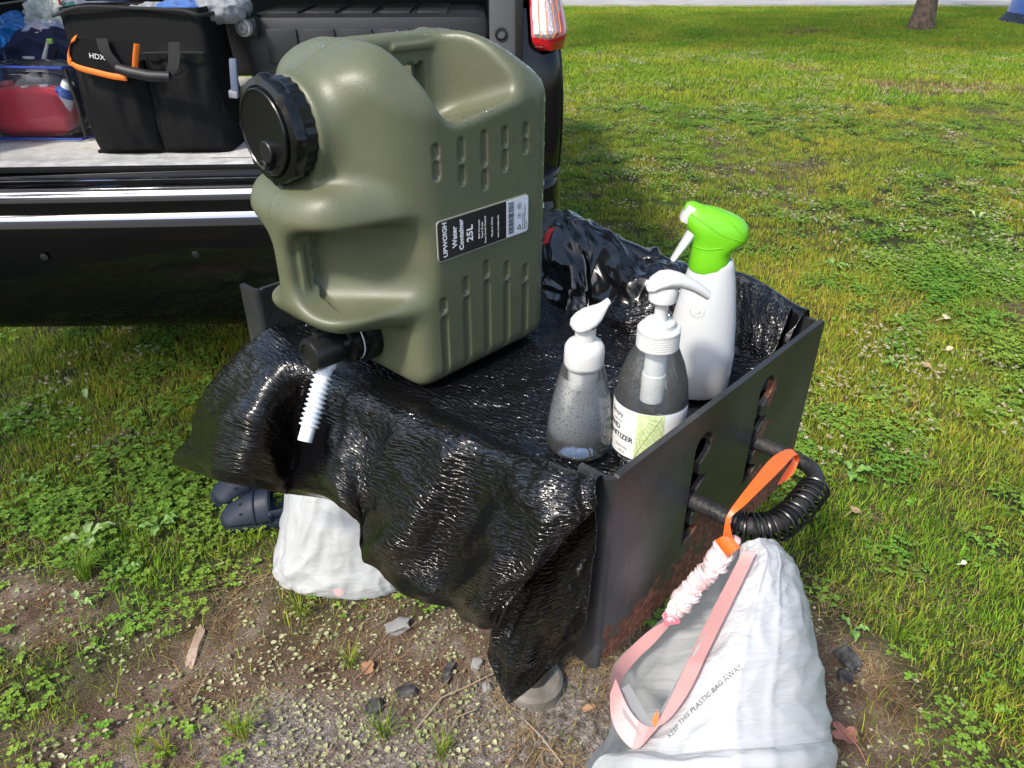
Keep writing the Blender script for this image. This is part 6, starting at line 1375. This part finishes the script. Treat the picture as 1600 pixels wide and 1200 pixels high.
MB().tube([on_y(u, v, cpt(0, yy + .335, 0).y) for u, v in ((90, -6), (94, 6), (100, 18), (110, 25))], .004, 6).build('red_edging', mat('red_edge', (.45, .03, .04), .5), cb)
p = cpix(66, 44, yy + .30); soft('pastel_packets', 'pastel snack packets in a clear wrap beneath the crumpled bag', 'packets', (p.x - .0, yy + .37, p.z - .05), (.085, .08, .07), mat('pastel_film', (.35, .45, .66), .25, col2=(.66, .46, .46), vscale=22, bump=.7, bscale=60), .012, 8., sc=14)
meshm = mat('mesh_fabric', (.20, .22, .32), .6, bump=1, bscale=900, col2=(.12, .13, .22), vscale=40)
p = cpix(135, 6, yy + .42); soft('mesh_bag', 'bluish grey mesh laundry bag behind the tool tote', 'mesh bag', (p.x + .02, yy + .50, p.z - .06), (.13, .12, .13), meshm, .012, 9.)
p = cpix(118, 14, yy + .36); soft('green_cloth', 'dark green cloth tucked beside the mesh bag', 'cloth', (p.x, yy + .40, p.z - .04), (.05, .05, .06), mat('green_cloth', (.02, .14, .11), .85), .01, 19.)
p = cpix(195, 10, yy + .50); soft('brown_cloth', 'dark brown blanket bunched behind the tool tote', 'blanket', (p.x, yy + .62, p.z - .08), (.11, .14, .15), mat('brown_cloth', (.045, .025, .018), .9), .015, 10.)
# folded shirts on the tote
gsh = mat('grey_jersey', (.30, .32, .35), .9, bump=1, bscale=900, col2=(.22, .24, .27), vscale=50, sheen=.3); bsh = mat('blue_jersey', (.035, .13, .42), .9, bump=.8, bscale=800, sheen=.3)
def pile(name, u, v, hw, hh, m, label, seed, dy=.12, amp=.009):
    p = cpix(u, v, ty0 + dy); return soft(name, label, 'shirt', (p.x, ty0 + dy + .06, p.z), (hw, .09, hh), m, amp, seed, sc=16, e=2.6)
pile('grey_shirt', 236, 22, .068, .026, gsh, 'rolled grey shirt at the left end of the clothes on the tool tote', 21.)
pile('blue_shirt', 281, 19, .076, .028, bsh, 'blue shirt folded between two grey shirts on the tool tote', 22., dy=.10)
pile('grey_shirt', 340, 15, .078, .040, gsh, 'loose grey shirt spilling over the right end of the tool tote', 23.)
# contents of the tote so it does not read hollow
soft('tote_contents', 'dark clothing filling the tool tote below its rim', 'clothes', (tx0 + TWd / 2 - .05, ty0 + .16, FZ + .25), (TWd / 2 - .03, .10, .13), dkf, .01, 30.)
# --- suitcase lying on its back
sc_m = mat('suitcase_shell', (.018, .019, .022), .42, bump=.25, bscale=500, rvar=.08)
su0 = cpix(385, 76, ty0 + .22); su = empty('suitcase', cpt(su0.x + .45, su0.y + .25, FZ), 'black ribbed hard shell suitcase lying flat at the right of the boot', 'suitcase')
sx0 = su0.x; sy0 = ty0 + .20; sz0 = FZ; szt = cpix(560, 24, sy0).z
print('suitcase', sx0, sy0, szt)
SDp = .46
SWd = .745 - sx0 - .03; hgt = szt - sz0
k = MB(); k.box((sx0 + SWd / 2, sy0 + SDp / 2, sz0 + hgt / 2), (SWd, SDp, hgt), CM, .035); so_ = k.build('shell', sc_m, su)
for j in range(5):
    x0 = sx0 + .075 + j * .118
    rp = MB(); rp.box((x0 + .048, sy0 - .004, sz0 + hgt * .76), (.096, .012, .10), CM, .005); rp.build('shell_rib', sc_m, su)
    rp = MB(); rp.box((x0 + .048, sy0 + .22, sz0 + hgt + .002), (.096, .34, .010), CM, .004); rp.build('shell_rib', sc_m, su)
MB().box((sx0 + SWd / 2, sy0 - .003, sz0 + hgt * .50), (SWd - .06, .012, .014), CM, .003).build('zip_track', web, su)
wh = cpix(382, 43, sy0 - .045)
WM = CM @ Matrix.Translation((wh.x, sy0 - .050, wh.z)) @ Matrix.Rotation(R(90), 4, 'X') @ Matrix.Rotation(R(-18), 4, 'Y')
wl_ = MB().lathe([(.0, .012), (.006, .012), (.007, .010), (.022, .009), (.0255, .006), (.0255, -.010), (.022, -.013), (0, -.013)], 32, WM, cap=False).build('castor_wheel', mat('castor_grey', (.30, .30, .30), .4), su)
MB().lathe([(.0, .014), (.0045, .014), (.005, .012)], 12, WM, cap=False).build('axle', alloy, wl_)
MB().lathe([(.016, .0102), (.017, .0108), (.018, .0102)], 28, WM, cap=False).build('wheel_ring', dkf, wl_)
MB().box((wh.x + .012, sy0 - .012, wh.z), (.05, .06, .055), CM, .012).build('castor_housing', sc_m, su)
tubp = cpix(366, 122, ty0 + .03); ct = empty('cleaning_tube', cpt(tubp.x, tubp.y, FZ), 'pale grey blue tube standing beside the tool tote', 'tube')
MB().box((0, 0, 0), (.022, .02, .11), CM @ Matrix.Translation((tubp.x, tubp.y, tubp.z)) @ Matrix.Rotation(.12, 4, 'Y'), .006).build('tube_body', mat('tube_blue', (.12, .15, .22), .4), ct)
MB().box((0, 0, 0), (.026, .024, .022), CM @ Matrix.Translation((tubp.x - .010, tubp.y, tubp.z - .045)) @ Matrix.Rotation(.12, 4, 'Y'), .004).build('tube_cap', mat('tube_white', (.30, .32, .36), .4), ct)

# ============================================================ SMALL THINGS ON THE GROUND
def leaf_thing(u, v, size, az, m, label, name='fallen_leaf', cat='leaf', group='fallen leaves on the lawn', lobes=5, seed=0, z=.028):
    r = np.random.default_rng(seed); p = on_z(u, v, z); n_ = 40; V = []; 
    rad = []
    for j in range(n_):
        t = j / n_ * 2 * math.pi; rr4 = size * (.62 + .30 * abs(math.cos(lobes * t / 2)) ** .8 + r.normal(0, .03)) * (.75 + .25 * math.cos(t)); rad.append(rr4)
    rg1 = [(rad[j] * math.cos(j / n_ * 6.283), rad[j] * math.sin(j / n_ * 6.283)) for j in range(n_)]
    f = lambda x, y: .22 * size * math.sin(x / size * 2.2 + seed) + .30 * abs(y) * .8 + .12 * size * math.sin(y / size * 4)
    V = [(0, 0, f(0, 0))] + [(x * .5, y * .5, f(x * .5, y * .5)) for x, y in rg1] + [(x, y, f(x, y)) for x, y in rg1]
    F = []
    for j in range(n_): k2 = (j + 1) % n_; F += [(0, 1 + j, 1 + k2), (1 + j, 1 + n_ + j, 1 + n_ + k2, 1 + k2)]
    e = empty(name, p, label, cat, group, az); me = py_mesh('blade', V, F); o = link_mesh('blade', me, m, None); o.parent = e
    k = MB(); k.tube([(size * .9, 0, f(size * .9, 0)), (0, 0, .001), (-size * .7, 0, f(-size * .7, 0)), (-size * 1.5, .1 * size, -.003)], [.0006, .001, .0013, .0009], 5); s_ = k.build('stem', m, None); s_.parent = e
    return e
tan = mat('tan_leaf', (.48, .33, .17), .75, col2=(.36, .22, .11), vscale=40); pinkl = mat('pink_brown_leaf', (.46, .19, .14), .75, col2=(.34, .13, .09), vscale=50, bump=.5, bscale=150); paleb = mat('pale_leaf', (.55, .44, .28), .75)
leaf_thing(1450, 575, .030, 2.4, tan, 'tan dry leaf curled on the grass right of the grill corner', seed=1)
leaf_thing(1478, 498, .032, .3, paleb, 'pale dry leaf on the grass, farthest of the fallen leaves', seed=2)
leaf_thing(1335, 798, .026, .6, tan, 'orange tan leaf on the grass right of the coil handle', seed=3)
leaf_thing(1325, 1150, .038, 1.9, pinkl, 'reddish pink lobed leaf on bare earth right of the hanging bag', seed=4, z=.014)
leaf_thing(572, 1045, .022, .9, mat('brown_leaf', (.28, .15, .08), .8), 'small brown leaf on the ash in front of the grill', seed=5, z=.012)
leaf_thing(1482, 545, .018, .1, paleb, 'little pale scrap of leaf just above the curled tan leaf', seed=6)
leaf_thing(1505, 880, .010, .1, mat('white_scrap', (.6, .58, .5), .8), 'tiny whitish scrap in the clover at the right edge', 'scrap', 'scrap', seed=7)
# broad leaved weeds: a rosette of soft leaves each
weed_m = mat('weed_leaf', (.13, .27, .045), .55, col2=(.20, .33, .08), vscale=30, bump=.4, bscale=120); weed_p = mat('weed_leaf_pale', (.30, .40, .16), .55, col2=(.22, .34, .10), vscale=30, bump=.4, bscale=120)
def weed(u, v, size, nl, m, label, seed, upright=.25, tilt0=0.):
    r = np.random.default_rng(seed); p = on_z(u, v, .004); e = empty('broadleaf_weed', p, label, 'weed', 'broadleaf weeds in the lawn')
    for i in range(nl):
        az = tilt0 + i * 6.283 / nl + r.normal(0, .3); L = size * r.uniform(.7, 1.1); W_ = L * r.uniform(.42, .6); V = []; n1 = 10
        for a in range(n1 + 1):
            t = a / n1; w_ = W_ * .5 * math.sin(min(1, t * 1.02 + .04) * math.pi) ** .75 * (1 + .08 * math.sin(t * 19 + i)); zc = .022 + L * (upright * math.sin(t * 1.9) ) - .25 * L * t * t; xr = L * (.22 + t)
            for s in (-1, -.5, 0, .5, 1): V.append((xr * math.cos(az) - s * w_ * math.sin(az), xr * math.sin(az) + s * w_ * math.cos(az), max(.004, zc + abs(s) * w_ * .35 + .003 * math.sin(t * 14 + s * 3))))
        me = py_mesh('leaf', V, grid_faces(n1 + 1, 5).tolist()); o = link_mesh('leaf', me, m, None); o.parent = e
        k = MB(); k.tube([(0, 0, 0), (L * .12 * math.cos(az), L * .12 * math.sin(az), .014), (L * .24 * math.cos(az), L * .24 * math.sin(az), .024)], .0013, 5); q = k.build('stalk', m, None); q.parent = e
    return e
weed(138, 848, .055, 4, weed_p, 'large pale green weed left of the sandals, among the leaf litter', 1, tilt0=.6)
weed(250, 828, .045, 5, weed_m, 'mid green round leaved weed just left of the navy sandals', 2)
weed(138, 632, .040, 1, weed_p, 'single upright pale leaf in the shade of the bumper', 3, .8, 1.4)
weed(128, 948, .034, 2, weed_p, 'small two leaved weed on bare earth at the lower left', 4, .2, 2.6)
weed(40, 760, .040, 3, weed_m, 'weed with narrow leaves at the left edge of the lawn', 5)
weed(1525, 345, .060, 3, weed_p, 'light green weed standing up in the lawn at the upper right', 6, .5)
weed(1330, 745, .045, 3, weed_m, 'bright green weed right of the orange ribbon', 7)
weed(1300, 420, .055, 4, weed_m, 'round leaved weed in the lawn above the grill corner', 8)
weed(1395, 575, .040, 4, weed_m, 'low weed just left of the curled tan leaf', 9)
weed(1330, 990, .034, 3, weed_m, 'small weed beside the charcoal at the right of the hanging bag', 10)
weed(200, 895, .032, 3, weed_m, 'small weed between the large pale weed and the grass tuft', 11)
# wood chips, stones and charcoal round the fire pit
wood = mat('weathered_wood', (.30, .20, .14), .9, bump=1, bscale=90, col2=(.42, .31, .24), vscale=14); stone_m = mat('grey_stone', (.20, .20, .20), .85, bump=1, bscale=60, col2=(.30, .29, .27), vscale=18); coal = mat('charcoal', (.015, .015, .016), .85, bump=1, bscale=120, col2=(.10, .095, .09), vscale=45)
def chunk(u, v, d, az, m, name, label, cat, group, seed):
    r = np.random.default_rng(seed); bm = bmesh.new(); bmesh.ops.create_icosphere(bm, subdivisions=2, radius=.5)
    for v_ in bm.verts:
        c = v_.co; q = Vector((math.copysign(min(abs(c.x) * 1.25, .47), c.x), math.copysign(min(abs(c.y) * 1.25, .46), c.y), math.copysign(min(abs(c.z) * 1.3, .45), c.z)))
        q *= 1 + .38 * mnoise.noise(c * 3.1 + Vector((seed * 5.1, 0, 0))); v_.co = Vector((q.x * d[0], q.y * d[1], q.z * d[2]))
    me = bpy.data.meshes.new(name); bm.to_mesh(me); bm.free(); p = on_z(u, v, 0); p.z = float(ground_z(p.x, p.y)) + d[2] * .35; o = link_mesh(name, me, m, None, smooth=True, loc=p); me.set_sharp_from_angle(angle=R(25)); o.rotation_euler = (r.normal(0, .1), r.normal(0, .1), az); tag(o, label, cat, group); return o
chunk(306, 1012, (.022, .115, .012), .08, wood, 'wood_chip', 'split wooden chip standing pale and brown on the dirt at lower left', 'wood chip', 'debris round the fire pit', 1)
chunk(622, 982, (.052, .034, .024), .5, stone_m, 'stone', 'grey stone half sunk in the ash below the white sack', 'stone', 'debris round the fire pit', 2)
chunk(745, 1042, (.026, .022, .020), .9, stone_m, 'stone', 'round grey pebble left of the hanging black corner', 'stone', 'debris round the fire pit', 3)
chunk(762, 1080, (.022, .02, .018), .2, stone_m, 'stone', 'small pebble touching the concrete footing', 'stone', 'debris round the fire pit', 4)
chunk(1322, 1035, (.040, .062, .028), .4, coal, 'charcoal_lump', 'black charcoal lump lying right of the hanging white bag', 'charcoal', 'charcoal lumps', 5)
chunk(1318, 1062, (.030, .026, .022), 1.4, coal, 'charcoal_lump', 'smaller charcoal lump just below the bigger one', 'charcoal', 'charcoal lumps', 6)
chunk(585, 1108, (.034, .030, .022), .3, coal, 'charcoal_lump', 'black charcoal lump in the ash at the bottom middle', 'charcoal', 'charcoal lumps', 7)
chunk(636, 1085, (.044, .024, .018), .1, coal, 'charcoal_lump', 'flat dark charred piece on the ash bed', 'charcoal', 'charcoal lumps', 8)
chunk(700, 1055, (.018, .060, .016), -.2, coal, 'charcoal_lump', 'narrow charred stick end left of the pebbles', 'charcoal', 'charcoal lumps', 9)
chunk(920, 1105, (.028, .014, .010), .3, mat('chip_tan', (.42, .24, .13), .85), 'wood_chip', 'small orange brown wood chip beneath the side plate', 'wood chip', 'debris round the fire pit', 10)
# twigs
twig_m = mat('twig', (.32, .25, .18), .9)
def twig(P, r0_, label):
    pts_ = [on_z(u, v, .008 + .006 * (i % 2)) for i, (u, v) in enumerate(P)]; e = MB().tube(pts_, [r0_ * (1 - .5 * i / len(P)) for i in range(len(P))], 6).build('twig', twig_m); tag(e, label, 'twig', 'twigs by the fire pit')
twig([(650, 1140), (690, 1090), (735, 1070), (775, 1050)], .0022, 'longest pale twig crossing the ash left of the footing')
twig([(690, 1165), (715, 1120), (745, 1108)], .002, 'short bent twig below the longest pale one')
twig([(880, 1195), (845, 1150), (820, 1125)], .0018, 'thin twig in front of the concrete footing')
twig([(300, 1100), (320, 1060), (335, 1040)], .0016, 'little twig beneath the split wooden chip')
# taller grass tufts that stand out
def tuft(u, v, h, nb, label, seed):
    r = np.random.default_rng(seed); V = []; F = []; C = []; p = on_z(u, v, 0)
    for i in range(int(nb * 1.5)):
        a = r.uniform(0, 6.283); d = r.uniform(0, .018); x, y = d * math.cos(a), d * math.sin(a); hh = h * r.uniform(.5, 1.1); ln = hh * r.uniform(.3, 1.1); dx, dy = math.cos(a), math.sin(a); w_ = .0011; o = len(V)
        for t, ww in ((0, 1), (.35, .9), (.7, .65)): V += [(x + dx * ln * t * t - dy * w_ * ww, y + dy * ln * t * t + dx * w_ * ww, hh * math.sin(t * 1.5)), (x + dx * ln * t * t + dy * w_ * ww, y + dy * ln * t * t - dx * w_ * ww, hh * math.sin(t * 1.5))]
        V.append((x + dx * ln, y + dy * ln, hh * .92)); F += [(o, o + 1, o + 3, o + 2), (o + 2, o + 3, o + 5, o + 4), (o + 4, o + 5, o + 6)]; k = r.uniform(.45, .95); C += [(k, k, k) if r.uniform() < .7 else (k * 1.8, k * 1.2, k * 1.6)] * 7
    me = py_mesh('grass_tuft', V, F); tint_attr(me, C); o = link_mesh('grass_tuft', me, g_mat, None, smooth=False, loc=p); tag(o, label, 'grass tuft', 'taller tufts of grass')
tuft(135, 905, .085, 60, 'dark spiky grass tuft at the edge of the dirt at lower left', 1)
tuft(548, 1040, .06, 16, 'thin grass tuft sprouting in the ash bed', 2); tuft(600, 1150, .07, 22, 'grass tuft at the bottom middle of the ash bed', 3); tuft(380, 1150, .07, 26, 'straggly grass tuft at the bottom left of the ash', 4)
tuft(1590, 350, .12, 30, 'long bladed bright tuft at the right edge of the lawn', 5); tuft(1520, 655, .07, 26, 'short tuft to the right of the curled leaf', 6); tuft(1400, 1000, .07, 24, 'grass tuft right of the charcoal', 7); tuft(260, 1180, .05, 18, 'sparse tuft at the bottom edge left of centre', 8); tuft(470, 960, .05, 24, 'grass tuft in front of the white sack', 9)
tuft(215, 1165, .05, 14, 'sprig of grass near the bottom left corner', 10); tuft(690, 1180, .05, 18, 'sprig of grass at the bottom below the twigs', 11)
